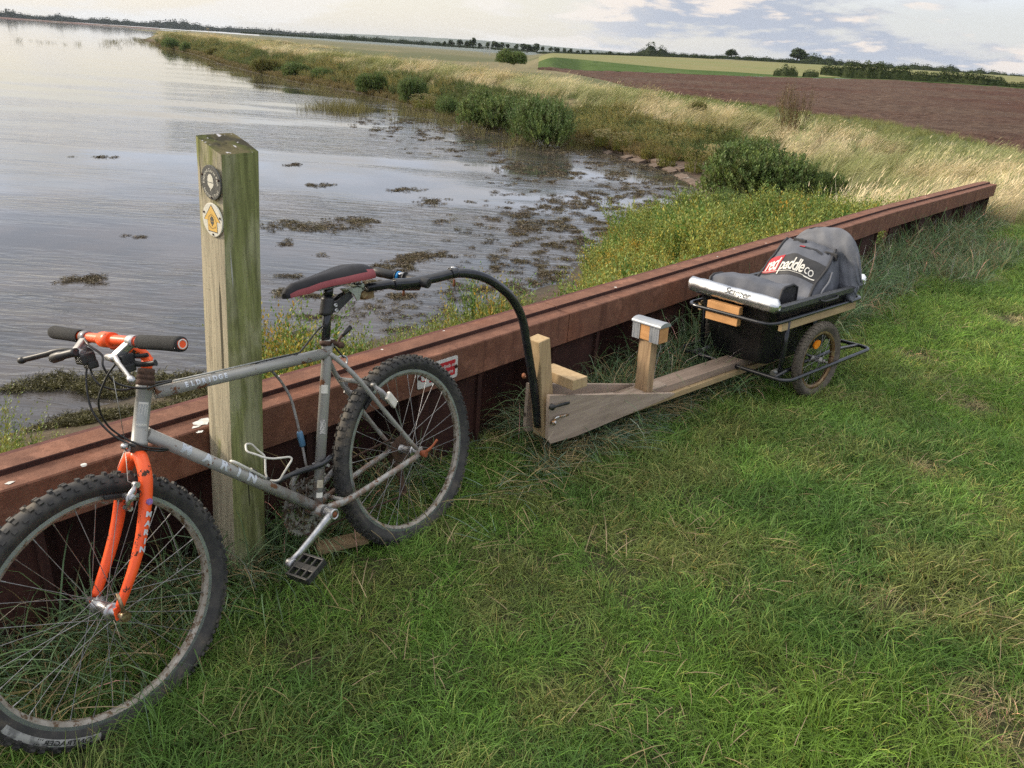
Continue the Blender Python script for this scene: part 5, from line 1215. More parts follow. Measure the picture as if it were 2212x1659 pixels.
def scatter(name, protos, P, rot, scl, idx, tint, label, cat, kind='stuff', group=None):
    """one object: proto meshes placed on points by geometry nodes"""
    coll = bpy.data.collections.new(name+'_source')
    for i, me in enumerate(protos):
        o = bpy.data.objects.new('%s_src_%02d' % (name, i), me); coll.objects.link(o)
    me = bpy.data.meshes.new(name); me.vertices.add(len(P)); me.vertices.foreach_set('co', np.asarray(P, float).ravel())
    a = me.attributes.new('rot', 'FLOAT_VECTOR', 'POINT'); a.data.foreach_set('vector', np.asarray(rot, float).ravel())
    a = me.attributes.new('scl', 'FLOAT_VECTOR', 'POINT'); scl = np.asarray(scl, float); scl = np.repeat(scl[:, None], 3, 1) if scl.ndim == 1 else scl; a.data.foreach_set('vector', scl.ravel())
    a = me.attributes.new('idx', 'INT', 'POINT'); a.data.foreach_set('value', np.asarray(idx, np.int32))
    a = me.attributes.new('tint', 'FLOAT_COLOR', 'POINT'); a.data.foreach_set('color', np.concatenate([np.asarray(tint, float), np.ones((len(P), 1))], 1).ravel())
    me.update(); o = bpy.data.objects.new(name, me); SC.collection.objects.link(o)
    g = bpy.data.node_groups.new(name, 'GeometryNodeTree'); g.interface.new_socket('Geometry', in_out='INPUT', socket_type='NodeSocketGeometry'); g.interface.new_socket('Geometry', in_out='OUTPUT', socket_type='NodeSocketGeometry')
    n = g.nodes; gi = n.new('NodeGroupInput'); go = n.new('NodeGroupOutput'); ip = n.new('GeometryNodeInstanceOnPoints'); ci = n.new('GeometryNodeCollectionInfo')
    ci.inputs['Collection'].default_value = coll; ci.inputs['Separate Children'].default_value = True; ci.inputs['Reset Children'].default_value = True
    def na(nm, ty): x = n.new('GeometryNodeInputNamedAttribute'); x.data_type = ty; x.inputs[0].default_value = nm; return x.outputs[0]
    l = g.links; l.new(gi.outputs[0], ip.inputs['Points']); l.new(ci.outputs[0], ip.inputs['Instance']); ip.inputs['Pick Instance'].default_value = True
    l.new(na('idx', 'INT'), ip.inputs['Instance Index']); l.new(na('rot', 'FLOAT_VECTOR'), ip.inputs['Rotation']); l.new(na('scl', 'FLOAT_VECTOR'), ip.inputs['Scale'])
    l.new(ip.outputs[0], go.inputs[0]); md = o.modifiers.new('scatter', 'NODES'); md.node_group = g
    return tag(o, label, cat, group, kind)
rd = random.Random(11)
def rcol(v=.25, warm=0.): k = 1-v+2*v*rd.random(); return (k*(1+warm*rd.random()), k, k*(1-.3*rd.random()))
ML = leaf_mat('leaf_blades')
def grass_proto(nb, h, rad, w_, arch, lean=(0, 0), segs=3, vert=1.2, dry=0., hv=.4):
    L = Leaf()
    for i in range(nb):
        a = rd.random()*6.283; r = rad*math.sqrt(rd.random()); b = (r*math.cos(a), r*math.sin(a), -.008); d = (math.cos(a)*r/rad*.6+rd.gauss(0, .35)+lean[0], math.sin(a)*r/rad*.6+rd.gauss(0, .35)+lean[1], vert)
        c = rcol(.5)
        if rd.random() < dry: c = (2.6+rd.random(), 1.7+.5*rd.random(), 2.2+rd.random())
        L.blade(b, d, h*(1-hv+2*hv*rd.random()*.8), w_*(.6+.7*rd.random()), arch*(.5+rd.random()), segs, c, twist=rd.gauss(0, .8))
    return L
def mk(L, nm): return L.mesh(nm, ML)
lawnP = [mk(grass_proto(34, .062+.006*i, .055, .0013, .55+.1*i, (rd.gauss(0, .3), rd.gauss(0, .3)), 3, .9, .06), 'lawn_tuft') for i in range(6)]
lawnP += [mk(grass_proto(22, .10, .035, .0014, .8, (rd.gauss(0, .2), rd.gauss(0, .2)), 4, 1.5, .05), 'lawn_tuft') for i in range(3)]
# --- lawn
def area(n, x0, x1, y0, y1): return rng.uniform(x0, x1, n), rng.uniform(y0, y1, n)
def lawn_pts():
    X, Y = [], []
    for (x0, x1, y0, y1, den) in ((-2.2, 3.2, .55, 4.2, 800), (-1, 7.5, 4.2, 8, 420), (3.2, 6, .55, 4.2, 420), (1, 12, 8, 13, 260)):
        n = int((x1-x0)*(y1-y0)*den); x, y = area(n, x0, x1, y0, y1); X.append(x); Y.append(y)
    x, y = np.concatenate(X), np.concatenate(Y); t, e = wall_te(x, y); k = (e > .02) & ((t < WLEN+.4) | (e > .4+.25*(t-WLEN)))
    k &= ~(((x+.86)**2+(y-2.06)**2) < .006)
    az = np.arctan2(x, y); k &= (np.abs(az) < R_(52)) | (y > 1.)
    return x[k], y[k]
x, y = lawn_pts(); t_, e_ = wall_te(x, y)
# worn, dry places on the path
def blob(x, y, px, py, r, z=0.): q = atz(px, py, z); return np.clip(1.25-np.hypot(x-q[0], (y-q[1])*1.0)/r, 0, 1)
dryb = np.zeros(len(x))
for px, py, r in ((2150, 1530, .16), (2190, 1610, .15), (2120, 1490, .08), (1900, 1300, .09), (1990, 1350, .07), (2120, 560, .35), (2180, 690, .22), (2000, 1010, .12), (1820, 1280, .06), (1980, 770, .15), (2020, 820, .1), (1640, 1500, .06), (1450, 1560, .05), (1880, 1150, .08), (2100, 880, .16), (1600, 1310, .05), (1700, 1180, .05)): dryb = np.maximum(dryb, blob(x, y, px, py, r))
nz1 = fbm(x, y, .55, 31); nz2 = fbm(x, y, .16, 41); nz3 = fbm(x, y, 1.6, 51)
path = sstep(.75, .62, nz3)*0+np.exp(-((e_-(2.9))/1.0)**2)          # trodden line parallel to the wall
worn = np.clip(dryb*1.1+.12*path*(nz2-.35)*2, 0, 1)
keep = rng.random(len(x)) > worn*.55
x, y, t_, e_, nz1, nz2, nz3, worn, dryb = [a[keep] for a in (x, y, t_, e_, nz1, nz2, nz3, worn, dryb)]
fresh, dark, olive, straw, bluish = C(.140, .260, .055), C(.095, .185, .045), C(.195, .225, .078), C(.48, .39, .24), C(.12, .20, .13)
def lerp(a, b, k): k = np.clip(k, 0, 1)[..., None]; return a*(1-k)+b*k
tint = lerp(fresh, dark, sstep(.42, .62, nz1)); tint = lerp(tint, olive, sstep(.48, .7, nz2)*.85)
tint = lerp(tint, C(.17, .29, .045), sstep(.52, .75, nz3)*.7); tint = lerp(tint, C(.18, .30, .05), sstep(3.6, 5.2, np.hypot(x, y))*.35)
tint = lerp(tint, straw, worn*.9*(rng.random(len(x)) < .25+.6*worn)); tint *= rng.uniform(.75, 1.25, len(x))[:, None]
r_ = np.hypot(x, y); z = height(x, y)
ht = (.65+.7*nz1)*(1-.45*worn)*(1+.03*r_); longk = (nz1 > .6) & (rng.random(len(x)) < .35)
idx = np.where(longk, rng.integers(6, 9, len(x)), rng.integers(0, 6, len(x)))
rot = np.stack([rng.normal(0, .12, len(x)), rng.normal(0, .12, len(x)), rng.uniform(0, 6.283, len(x))], 1)
# combed by feet and wind: turn most tufts roughly the same way in patches
rot[:, 2] = fbm(x, y, .8, 61)*9+rng.normal(0, .9, len(x))
wd = ht*(1.0+.045*r_)
scatter('lawn_grass', lawnP, np.stack([x, y, z], 1), rot, np.stack([wd*1.05, wd*1.05, ht], 1), idx, tint, 'short green lawn grass with worn straw patches beside the rusty wall', 'grass')
n = 2600; x, y = area(n, -1.8, 5, .7, 6.5); t_, e_ = wall_te(x, y); k = (e_ > .05) & (fbm(x, y, .5, 71) > .40); x, y = x[k], y[k]
L = []
for i in range(4):
    l = Leaf()
    for j in range(3): a = rd.random()*6.28; l.blade((rd.gauss(0, .03), rd.gauss(0, .03), .012+.02*rd.random()), (math.cos(a), math.sin(a), .25+.5*rd.random()), .05+.09*rd.random(), .0013, .35, 3, (1, 1-.1*rd.random(), 1-.2*rd.random()), twist=rd.random())
    L.append(mk(l, 'dry_stalk'))
dsx = np.stack([x, y, height(x, y)], 1); nn = len(x)
scatter('dry_grass_litter', L, dsx, np.stack([np.zeros(nn), np.zeros(nn), rng.uniform(0, 6.28, nn)], 1), rng.uniform(.6, 1.3, nn), rng.integers(0, 4, nn), C(.42, .33, .20)*rng.uniform(.7, 1.2, nn)[:, None], 'dry straw coloured stalks scattered over the green lawn', 'dry grass')
# --- coarse long grass along the wall foot
longP = [mk(grass_proto(16, .34+.04*i, .06, .0034, .46+.08*i, (rd.gauss(0, .35), rd.gauss(0, .35)), 6, 1.2, .08), 'long_tuft') for i in range(5)]
longP += [mk(grass_proto(14, .30, .06, .0015, .35, (rd.gauss(0, .5), rd.gauss(0, .5)), 5, .8, .0), 'long_tuft') for i in range(3)]
def wallP(t, e): return W0[0]+WD[0]*t+WN[0]*e, W0[1]+WD[1]*t+WN[1]*e
T_, E_ = [], []
for t0, t1, e0, e1, n in ((-3.0, -.5, .02, .40, 330), (-.5, 1.2, .02, .36, 330), (1.2, 2.3, .02, .34, 250), (2.3, 5.0, .02, .5, 950), (5.0, 6.2, .02, .5, 260), (6.2, 8.6, .02, .85, 1100), (8.6, 10.2, .0, .35, 180), (7.0, 7.5, -.05, .10, 60)):
    T_.append(rng.uniform(t0, t1, n)); E_.append(e0+(e1-e0)*rng.random(n)**1.35)
t_, e_ = np.concatenate(T_), np.concatenate(E_); x, y = wallP(t_, e_)
k = (np.hypot(x+.86, y-2.06) > .09) & ~((t_ > -1.4) & (t_ < 1.15) & (e_ > .30-.192*(t_+.6))); x, y, t_, e_ = x[k], y[k], t_[k], e_[k]; nn = len(x)
nzl = fbm(x, y, .3, 81); tint = lerp(C(.100, .185, .070), C(.21, .30, .20), rng.random(nn)**1.3); tint = lerp(tint, C(.30, .235, .135), (rng.random(nn) < .13+.22*(nzl > .55))*1.); tint *= rng.uniform(.7, 1.2, nn)[:, None]
sc_l = rng.uniform(.55, 1.12, nn)*np.where(t_ < 2.3, .78, 1.)*np.where(e_ > .3, .75, 1)
ang = math.atan2(WN[1], WN[0])
scatter('coarse_wall_grass', longP, np.stack([x, y, height(x, y)], 1), np.stack([rng.normal(0, .15, nn), rng.normal(0, .15, nn), rng.uniform(0, 6.283, nn)], 1), sc_l, rng.integers(0, 8, nn), tint, 'coarse blue green and dead long grass along the foot of the rusty wall', 'grass')
n = 620; t_ = np.concatenate([rng.uniform(-2.6, 2.9, n), rng.normal(1.55, .35, 520)]); e_ = np.concatenate([.02+.50*rng.random(n)**1.4, .02+.40*rng.random(520)]); kk_ = ~((t_ > -1.5) & (t_ < 1.2) & (e_ > .33-.192*(t_+.6)) & (e_ < .62-.192*(t_+.6))); t_, e_ = t_[kk_], e_[kk_]; x, y = wallP(t_, e_); nn = n = len(x)
flatP = [mk(grass_proto(7, .14, .05, .0015, .16, (rd.gauss(0, .9), rd.gauss(0, .9)), 4, .28, .0), 'flat_tuft') for i in range(5)]
tint = lerp(C(.36, .28, .17), C(.15, .22, .17), (rng.random(nn) < .38)*1.)*rng.uniform(.7, 1.15, nn)[:, None]
scatter('flattened_dead_grass', flatP, np.stack([x, y, height(x, y)+.03+.05*rng.random(nn)], 1), np.stack([rng.normal(0, .1, nn), rng.normal(0, .1, nn), rng.uniform(0, 6.283, nn)], 1), rng.uniform(.7, 1.4, nn), rng.integers(0, 5, nn), tint, 'flattened dead grass stems and pale leaves around the bicycle wheels', 'dead grass')
# --- tall wind-blown straw grass on the bank
def tall_proto(nb, h, rad, w_, arch, lean, seeds=True, dry=.1):
    L = Leaf()
    for i in range(nb):
        a = rd.random()*6.283; r = rad*math.sqrt(rd.random()); b = np.array([r*math.cos(a), r*math.sin(a), -.02]); d = np.array([rd.gauss(0, .22)+lean, rd.gauss(0, .22), 1.2]); hh = h*(.55+.6*rd.random())
        c = rcol(.25); L.blade(b, d, hh, w_*(.7+.6*rd.random()), arch*(.5+rd.random()), 4, c, flop=(.8, .1, -.55), twist=rd.gauss(0, .8), tip=tuple(q*1.25 for q in c))
        if seeds and rd.random() < .3:
            v = np.array(L.v[-1]); L.blade(v-np.array([.012, 0, .05]), (.5, rd.gauss(0, .2), .75), .11, .0065, .2, 2, (1.35, 1.25, 1.1))
    return L
tallP = [mk(tall_proto(44, .62+.05*i, .17, .0042, .30+.06*i, .30), 'tall_tuft') for i in range(5)]
greenP = [mk(tall_proto(40, .45, .18, .0050, .30, .25, False), 'tall_tuft') for i in range(2)]
X, Y = [], []
for y0, y1, x0, x1, den in ((8.5, 16, 2, 17, 30), (16, 30, -2, 26, 18), (30, 60, -25, 22, 7), (60, 120, -62, 16, 2.4), (120, 235, -100, 0, .8)):
    n = int((y1-y0)*(x1-x0)*den); a, b = area(n, x0, x1, y0, y1); X.append(a); Y.append(b)
x, y = np.concatenate(X), np.concatenate(Y); d = sdist(x, y); t_, e_ = wall_te(x, y); r_ = np.hypot(x, y); az = np.arctan2(x, y)
k = (d > 1.3) & (d < 10.5+.04*r_) & (np.abs(az) < R_(46)) & ~((t_ < WLEN+.15) & (e_ > -.35)) & ~((e_ > .0) & (e_ < 4.0) & (t_ < WLEN+.8))
wallside = (t_ < WLEN+.2) & (e_ < -.3); k &= ~(wallside & (t_ < 8.2))
k &= (y > 9.5) | (e_ < 0) | (e_ > 4)
b0a = np.interp(np.interp(az, AZT, PXT), KPX, B0); k &= ~((r_ > b0a-3.5) & (az > R_(1)))
# open ground behind the crest where the green strip shows
k &= ~((d > 7.6) & (az > R_(9)) & (r_ > 26)); k &= (d > 2.6) | (rng.random(len(x)) < .45)
x, y, d, t_, e_, r_, az = [q[k] for q in (x, y, d, t_, e_, r_, az)]; nn = len(x)
nb1 = fbm(x, y, 3.0, 91); nb2 = fbm(x, y, 1.1, 95)
tint = lerp(C(.64, .55, .40), C(.48, .41, .27), nb2); tint = lerp(tint, C(.19, .24, .085), sstep(.47, .62, nb1)*.7+.5*(d < 2.5)); tint = lerp(tint, C(.20, .24, .10), (rng.random(nn) < .16)*1.); tint *= rng.uniform(.78, 1.18, nn)[:, None]
sx = rng.uniform(.6, 1.2, nn)*(.40+.95*fbm(x, y, 1.6, 97))*np.where(r_ < 32, .86, 1.)*np.where(d < 2.8, .65, 1.); wide = 1+np.clip((r_-18)/45, 0, 2.6)
print('bank tufts', nn)
scatter('bank_grass', tallP+greenP, np.stack([x, y, height(x, y)], 1), np.stack([rng.normal(0, .1, nn), rng.normal(0, .1, nn), (fbm(x, y, 2.2, 98)-.5)*3.2+rng.normal(-.25, .5, nn)], 1), np.stack([sx*wide, sx*wide, sx], 1), rng.integers(0, 7, nn), tint, 'tall straw coloured grass leaning in the wind on the curved bank', 'long grass')
# taller pale stalks and green clumps among it
n = 9000; y = 9+rng.random(n)**2*45; x = rng.uniform(-14, 20, n); d = sdist(x, y); t_, e_ = wall_te(x, y); r_ = np.hypot(x, y); az = np.arctan2(x, y); cl_ = vnoise(x, y, 1.3, 141)
k = (d > 2.4) & (d < 9) & (np.abs(az) < R_(44)) & ((t_ > WLEN+.3) | (e_ < -.5)) & ((t_ > 8.2)) & (cl_ > .52) & ~((e_ > 0) & (e_ < 4.2) & (t_ < WLEN+1.2)); x, y, cl_ = x[k], y[k], cl_[k]; nn = len(x)
stkP = [mk(tall_proto(7, .80, .12, .0045, .22, .28), 'stalk_tuft') for i in range(3)]+[mk(tall_proto(30, .50, .20, .0075, .38, .10, False), 'green_tuft') for i in range(2)]
gi_ = rng.random(nn) < .42; idx = np.where(gi_, rng.integers(3, 5, nn), rng.integers(0, 3, nn)); tint = np.where(gi_[:, None], C(.17, .235, .095), C(.80, .70, .52))*rng.uniform(.7, 1.15, nn)[:, None]
scatter('bank_stalks', stkP, np.stack([x, y, height(x, y)], 1), np.stack([rng.normal(0, .15, nn), rng.normal(0, .15, nn), rng.normal(-.2, .9, nn)], 1), rng.uniform(.5, 1.0, nn), idx, tint, 'pale seed stalks and green clumps rising out of the bank grass', 'long grass')
# short green grass of the track behind the crest
n = 9000; y = rng.uniform(22, 62, n); x = rng.uniform(0, 34, n); d = sdist(x, y); r_ = np.hypot(x, y); az = np.arctan2(x, y); b0a = np.interp(np.interp(az, AZT, PXT), KPX, B0)
k = (d > 7.2) & (r_ < b0a+.3) & (az > R_(4)) & (az < R_(40)); x, y = x[k], y[k]; nn = len(x)
scatter('track_grass', greenP, np.stack([x, y, height(x, y)], 1), np.stack([np.zeros(nn), np.zeros(nn), rng.uniform(0, 6.28, nn)], 1), rng.uniform(.35, .75, nn), rng.integers(0, 2, nn), lerp(C(.13, .20, .055), C(.26, .24, .11), fbm(x, y, 3, 151))*rng.uniform(.75, 1.2, nn)[:, None], 'short green grass strip between the bank and the ploughed field', 'grass')
# --- bushy saltmarsh plants between wall and water
def sprig(L, base, d, h, n, ls, cols, spread=.5):
    d = unit(d); base = np.asarray(base, float); a0 = rd.random()*6.28
    u_ = unit(np.cross(d, [.3, .5, .2])); v_ = np.cross(d, u_)
    L.blade(base, d, h*.95, .0018, .04, 2, (.7, .5, .4))
    for i in range(n):
        t = (i+.5)/n; a = a0+i*2.4; o = u_*math.cos(a)+v_*math.sin(a); p = base+d*h*(.12+.88*t)+o*.006; q = unit(d*.9+o*spread)
        s_ = ls*(1.15-.55*t)*(.7+.6*rd.random()); sd = unit(np.cross(q, o))*s_*.30; c = cols[rd.randrange(len(cols))]; k = .7+.6*rd.random(); L.quad(p+q*s_*.5, q*s_*.6, sd, (c[0]*k, c[1]*k, c[2]*k))
def marsh_proto(ns, h, rad, n, ls, cols):
    L = Leaf()
    for i in range(ns):
        a = rd.random()*6.283; r = rad*math.sqrt(rd.random()); hh = h*(.6+.5*rd.random())
        b = np.array([r*.6*math.cos(a), r*.6*math.sin(a), 0]); dd_ = np.array([math.cos(a)*r/rad*.45+rd.gauss(0, .1), math.sin(a)*r/rad*.45+rd.gauss(0, .1), 1.2]); sprig(L, b, dd_, hh, n, ls, cols)
        for j in range(3): q = b+unit(dd_)*hh*(.3+.2*j); sprig(L, q, unit(dd_)+np.array([rd.gauss(0, .5), rd.gauss(0, .5), .2]), hh*.38, n//2, ls*.9, cols)
    return L
cy = [(1, 1, 1), (1.1, 1.05, .8), (.85, .95, .9), (1.25, .95, .6)]
marP = [mk(marsh_proto(10, .42+.04*i, .17, 24, .029, cy), 'marsh_plant') for i in range(5)]
marP += [mk(marsh_proto(15, .40+.04*i, .12, 40, .0155, cy), 'marsh_plant') for i in range(4)]
X, Y = [], []
n = 3900; t_ = rng.uniform(-3.6, 9.2, n); e_ = -.40-rng.random(n)**1.2*4.6; ne = 1100; t_ = np.concatenate([t_, rng.uniform(-1.6, 2.3, ne)]); e_ = np.concatenate([e_, -.40-.7*rng.random(ne)]); n += ne; x, y = wallP(t_, e_); d = sdist(x, y)
_v = np.stack([x, y, height(x, y)-EYE], 1); pxs = CX+FPX*(_v@CXV)/np.maximum(_v@_F, .1)
emin = np.interp(pxs, [-800, 120, 260, 300, 600, 612, 660, 760, 1100, 1180, 1240, 1275, 1340, 1500], [-1.9, -1.7, -.7, .1, .1, -1.3, -1.3, -.75, -.85, -.8, -1.0, -2.4, -4.6, -6.])
pys = CY+FPX*(_v@CYV)/np.maximum(_v@_F, .1)
k = (d > .12) & (e_ > emin) & ~((pxs > 1490) & (pxs < 1850) & (pys < 468-.1*(pxs-1490)))
x, y, t_, e_, d = [q[k] for q in (x, y, t_, e_, d)]; nn = len(x); nb = fbm(x, y, .7, 101)
tint = lerp(C(.19, .25, .07), C(.31, .35, .10), sstep(.4, .62, nb)); tint = lerp(tint, C(.40, .27, .05), (rng.random(nn) < .05+.2*((pxs[k] > 600) & (pxs[k] < 780))+.08*((pxs[k] > 1260) & (pxs[k] < 1420)))*.7); tint = lerp(tint, C(.105, .20, .045), (rng.random(nn) < .2)*1.); tint *= rng.uniform(.8, 1.15, nn)[:, None]
top = np.interp(pxs[k], [-400, 0, 180, 300, 610, 640, 720, 1000, 1180, 1400, 1800, 2300], [.85, .80, .55, .4, .95, 1.12, .92, .90, .72, .78, .95, .95])*rng.uniform(.60, 1.05, nn)*(.50+.55*fbm(x, y, .9, 107)+.50*vnoise(x, y, .38, 117)**1.5)
scatter('saltmarsh_plants', marP, np.stack([x, y, height(x, y)-.02], 1), np.stack([rng.normal(0, .08, nn), rng.normal(0, .08, nn), rng.uniform(0, 6.28, nn)], 1), np.stack([top*np.where(pxs[k] < 1250, 1.15, 1.35), top*np.where(pxs[k] < 1250, 1.15, 1.35), top*1.32], 1), np.where(pxs[k] < 1250, rng.integers(5, 9, nn), rng.integers(0, 5, nn)), tint, 'yellow green bushy saltmarsh plants between the wall and the water', 'marsh plants')
# low green and olive plants along the foot of the bank
n = 6500; y = rng.uniform(21.5, 150, n)**1.0; y = 21.5+(y-21.5)*rng.random(n); fi = np.array([np.interp(v, SH[11:25, 1], SH[11:25, 0]) for v in y]); d0 = .2+3.0*rng.random(n)**1.5
x = fi+d0*1.15; d = sdist(x, y); nbz = vnoise(x, y, 4.5, 131); k = (d > .15) & (d < 3.6) & (rng.random(n) < .45+.6*nbz) & (y > 20)
x, y, d = x[k], y[k], d[k]; nn = len(x); nb = fbm(x, y, 2.5, 133)
tint = lerp(C(.12, .165, .052), C(.24, .235, .09), sstep(.4, .6, nb)); tint = lerp(tint, C(.09, .135, .045), (rng.random(nn) < .25)*1.); tint = lerp(tint, C(.22, .16, .09), (d < .9)*.6)*rng.uniform(.7, 1.2, nn)[:, None]
s_ = rng.uniform(.5, 1.0, nn)*(.55+.8*nb)*np.where(d < .9, .6, 1.)*(1+np.clip((y-30)/110, 0, .6))
scatter('bank_foot_plants', marP, np.stack([x, y, height(x, y)-.03], 1), np.stack([rng.normal(0, .1, nn), rng.normal(0, .1, nn), rng.uniform(0, 6.28, nn)], 1), np.stack([s_*1.5, s_*1.5, s_], 1), rng.integers(0, 5, nn), tint, 'low green and olive shore plants along the foot of the curved bank', 'shore plants')
# --- stems standing in shallow water, floating weed
stP = [mk(grass_proto(16, .30, .16, .004, .15, (0, 0), 2, 1.6, 0), 'stem') for i in range(3)]
P = []
def pxfill(x0, x1, y0, y1, n, cond=None):
    for _ in range(n):
        a, b = rd.uniform(x0, x1), rd.uniform(y0, y1)
        if cond and not cond(a, b): continue
        q = atz(a, b, ZW); P.append((q[0], q[1], ZW-.05))
pxfill(650, 800, 226, 250, 260, lambda a, b: abs((b-238)-(a-725)*.04) < 4+5*(a > 700)+rd.gauss(0, 2))
for q in range(520):
    i = rd.randrange(12, 24); f = rd.random(); a, b = SH[i], SH[i+1]; c = a+(b-a)*f; nrm = unit([-(b-a)[1], (b-a)[0], 0]); o = abs(rd.gauss(0, 1.3)); P.append((c[0]+nrm[0]*o, c[1]+nrm[1]*o, ZW-.05))
pxfill(220, 440, 84, 96, 120); pxfill(0, 330, 84, 106, 60, lambda a, b: abs(b-(86+a*.06)) < 3)
P = np.array(P); nn = len(P); r_ = np.hypot(P[:, 0], P[:, 1])
scatter('shallow_water_stems', stP, P, np.stack([np.zeros(nn), np.zeros(nn), rng.uniform(0, 6.28, nn)], 1), rng.uniform(.6, 1.3, nn)*(1+r_/140), rng.integers(0, 3, nn), C(.20, .18, .07)*rng.uniform(.5, 1.2, nn)[:, None], 'brown green stems standing in the shallow water along the bank', 'reeds')
Mweed = leaf_mat('weed', .45, .0); wP = []
for i in range(5):
    L = Leaf()
    for j in range(26): a = rd.random()*6.28; L.blade((rd.gauss(0, .05), rd.gauss(0, .035), .002+.010*rd.random()), (math.cos(a), math.sin(a), rd.gauss(.1, .25)), .03+.05*rd.random(), .0045, .1, 3, rcol(.45), twist=rd.random()*3)
    wP.append(L.mesh('weed', Mweed))
P = []; S = []
def dens(px, py):
    v = 0.; st_ = vnoise(px, py*4.5, 26, 33)*.6+vnoise(px, py*4, 9, 35)*.4
    if px > 880: v = max(v, sstep(330, 470, py+(px-1150)*.42-0)*sstep(900, 1180, px)*.8*sstep(.58-.20*sstep(1000, 1400, px)-.12*sstep(420, 300, py), .72, st_))
    if px > 760: v = max(v, sstep(215, 300, py+0)*sstep(0, 60, 205+(px-760)*.33+60-py+30)*.8*sstep(.50, .66, st_))
    v = max(v, .5*sstep(.74, .84, vnoise(px/2.2, py*2.6, 38, 12))*(px > 560)*(py > 460))
    return float(v)
for _ in range(42000):
    a = rd.uniform(560, 1560); b = rd.uniform(225, 720); q = atz(a, b, ZW)
    if rd.random() > dens(a, b)*min(1, 24/(q[1])*.5+.2): continue
    if sdist(q[0], q[1]) > -.05: continue
    P.append((q[0], q[1], ZW+.003)); S.append(.40+.40*rd.random()+max(0, q[1]-9)*.035)
for cx_, cy_, sx_, sy_, n in ((185, 603, 26, 5, 60), (680, 490, 60, 5, 120), (760, 478, 25, 4, 30), (900, 555, 26, 6, 60), (930, 437, 20, 4, 26), (820, 665, 60, 16, 70), (1010, 690, 50, 12, 60), (640, 730, 25, 10, 14), (690, 401, 18, 2, 16), (870, 410, 18, 2, 18), (640, 355, 14, 1.5, 9), (300, 512, 16, 1.5, 8), (215, 340, 20, 1.5, 8), (480, 140, 8, 1, 5), (710, 180, 3, 1, 2)):
    for _ in range(n):
        a, b = rd.gauss(cx_, sx_), rd.gauss(cy_, sy_); q = atz(a, b, ZW)
        if sdist(q[0], q[1]) < 0: P.append((q[0], q[1], ZW+.003)); S.append(.40+.35*rd.random()+max(0, q[1]-9)*.05)
P = np.array(P); nn = len(P); print('weed', nn)
scatter('floating_weed', wP, P, np.stack([np.zeros(nn), np.zeros(nn), rng.uniform(0, 6.28, nn)], 1), np.array(S), rng.integers(0, 5, nn), lerp(C(.085, .060, .040), C(.11, .095, .055), rng.random(nn)**1.5), 'brown seaweed floating on the calm water near the shore', 'seaweed')
# heaped bladder wrack on the mud by the near shore
P = []
for _ in range(5200):
    a, b = rd.uniform(-60, 560), rd.uniform(800, 930); q = atz(a, b, ZW+.04); dq = sdist(q[0], q[1])
    if -.75 < dq < 1.6 and vnoise(q[0], q[1], .35, 14)+.25*(dq > .1) > .52: P.append((q[0], q[1], max(ZW, float(height(q[0], q[1])))+.004+.03*rd.random()*(vnoise(q[0], q[1], .5, 15) > .55)))
P = np.array(P); nn = len(P)
scatter('bladder_wrack', wP, P, np.stack([rng.normal(0, .5, nn), rng.normal(0, .5, nn), rng.uniform(0, 6.28, nn)], 1), rng.uniform(.28, .6, nn), rng.integers(0, 5, nn), lerp(C(.055, .05, .022), C(.125, .115, .045), rng.random(nn)**1.5), 'olive brown seaweed heaped on mud at the near shore', 'seaweed')
# --- individual shrubs
def shrub_mesh(name, ns, cols, mat, seed, hgt=.8, ls=.055, sl=.30, up=1.1, n=11):
    rd.seed(seed); L = Leaf(); lob = [(rd.uniform(-.5, .5), rd.uniform(-.5, .5), rd.uniform(.10, .42), rd.uniform(.40, .58)) for _ in range(7)]
    for i in range(ns):
        lx, ly, lz, lr = lob[rd.randrange(7)]; a = rd.random()*6.283; ph = math.acos(1-rd.random()*1.15) if True else 0
        nrm = np.array([math.sin(ph)*math.cos(a), math.sin(ph)*math.sin(a), math.cos(ph)]); q = np.array([lx, ly, lz])+nrm*lr*(.55+.42*rd.random()); q[2] = max(.0, q[2])*1.0*hgt/.8
        q[2] *= .35 if i % 6 == 0 else 1; c = cols[rd.randrange(len(cols))]; sprig(L, q, nrm*.7+np.array([0, 0, up]), sl*(.6+.6*rd.random()), n, ls, [c, tuple(v*1.15 for v in c)], .6)
    for i in range(14): a = rd.random()*6.28; L.blade((rd.gauss(0, .15), rd.gauss(0, .15), 0), (math.cos(a), math.sin(a), 1.1), .75, .012, -.0, 3, (.9, .55, .45))
    return L.mesh(name, mat)
Msh1 = leaf_mat('shrub_leaf_green', .55, .3, False, ((.095, .155, .052), (.145, .205, .065)))
Msh2 = leaf_mat('shrub_leaf_dark', .55, .3, False, ((.098, .155, .050), (.155, .210, .066)))
Msh3 = leaf_mat('shrub_leaf_olive', .55, .3, False, ((.14, .155, .045), (.19, .18, .055)))
Msh4 = leaf_mat('shrub_brown', .6, .2, False, ((.12, .09, .05), (.17, .135, .07)))
one = [(1, 1, 1), (.8, .85, .85), (1.15, 1.1, .9), (.75, .6, .6)]
SM = {'g': [shrub_mesh('shrub_foliage', 1900, one, Msh1, s_, ls=.05, sl=.24, n=10) for s_ in (1, 2)], 'd': [shrub_mesh('shrub_foliage', 3000, one, Msh2, s_, ls=.050, sl=.15, n=8, hgt=.75) for s_ in (3, 4)], 'o': [shrub_mesh('shrub_foliage', 1300, one, Msh3, s_) for s_ in (5, 6)],
      'b': [shrub_mesh('shrub_foliage', 300, one, Msh4, 7, ls=.04, sl=.35, up=2.2)]}
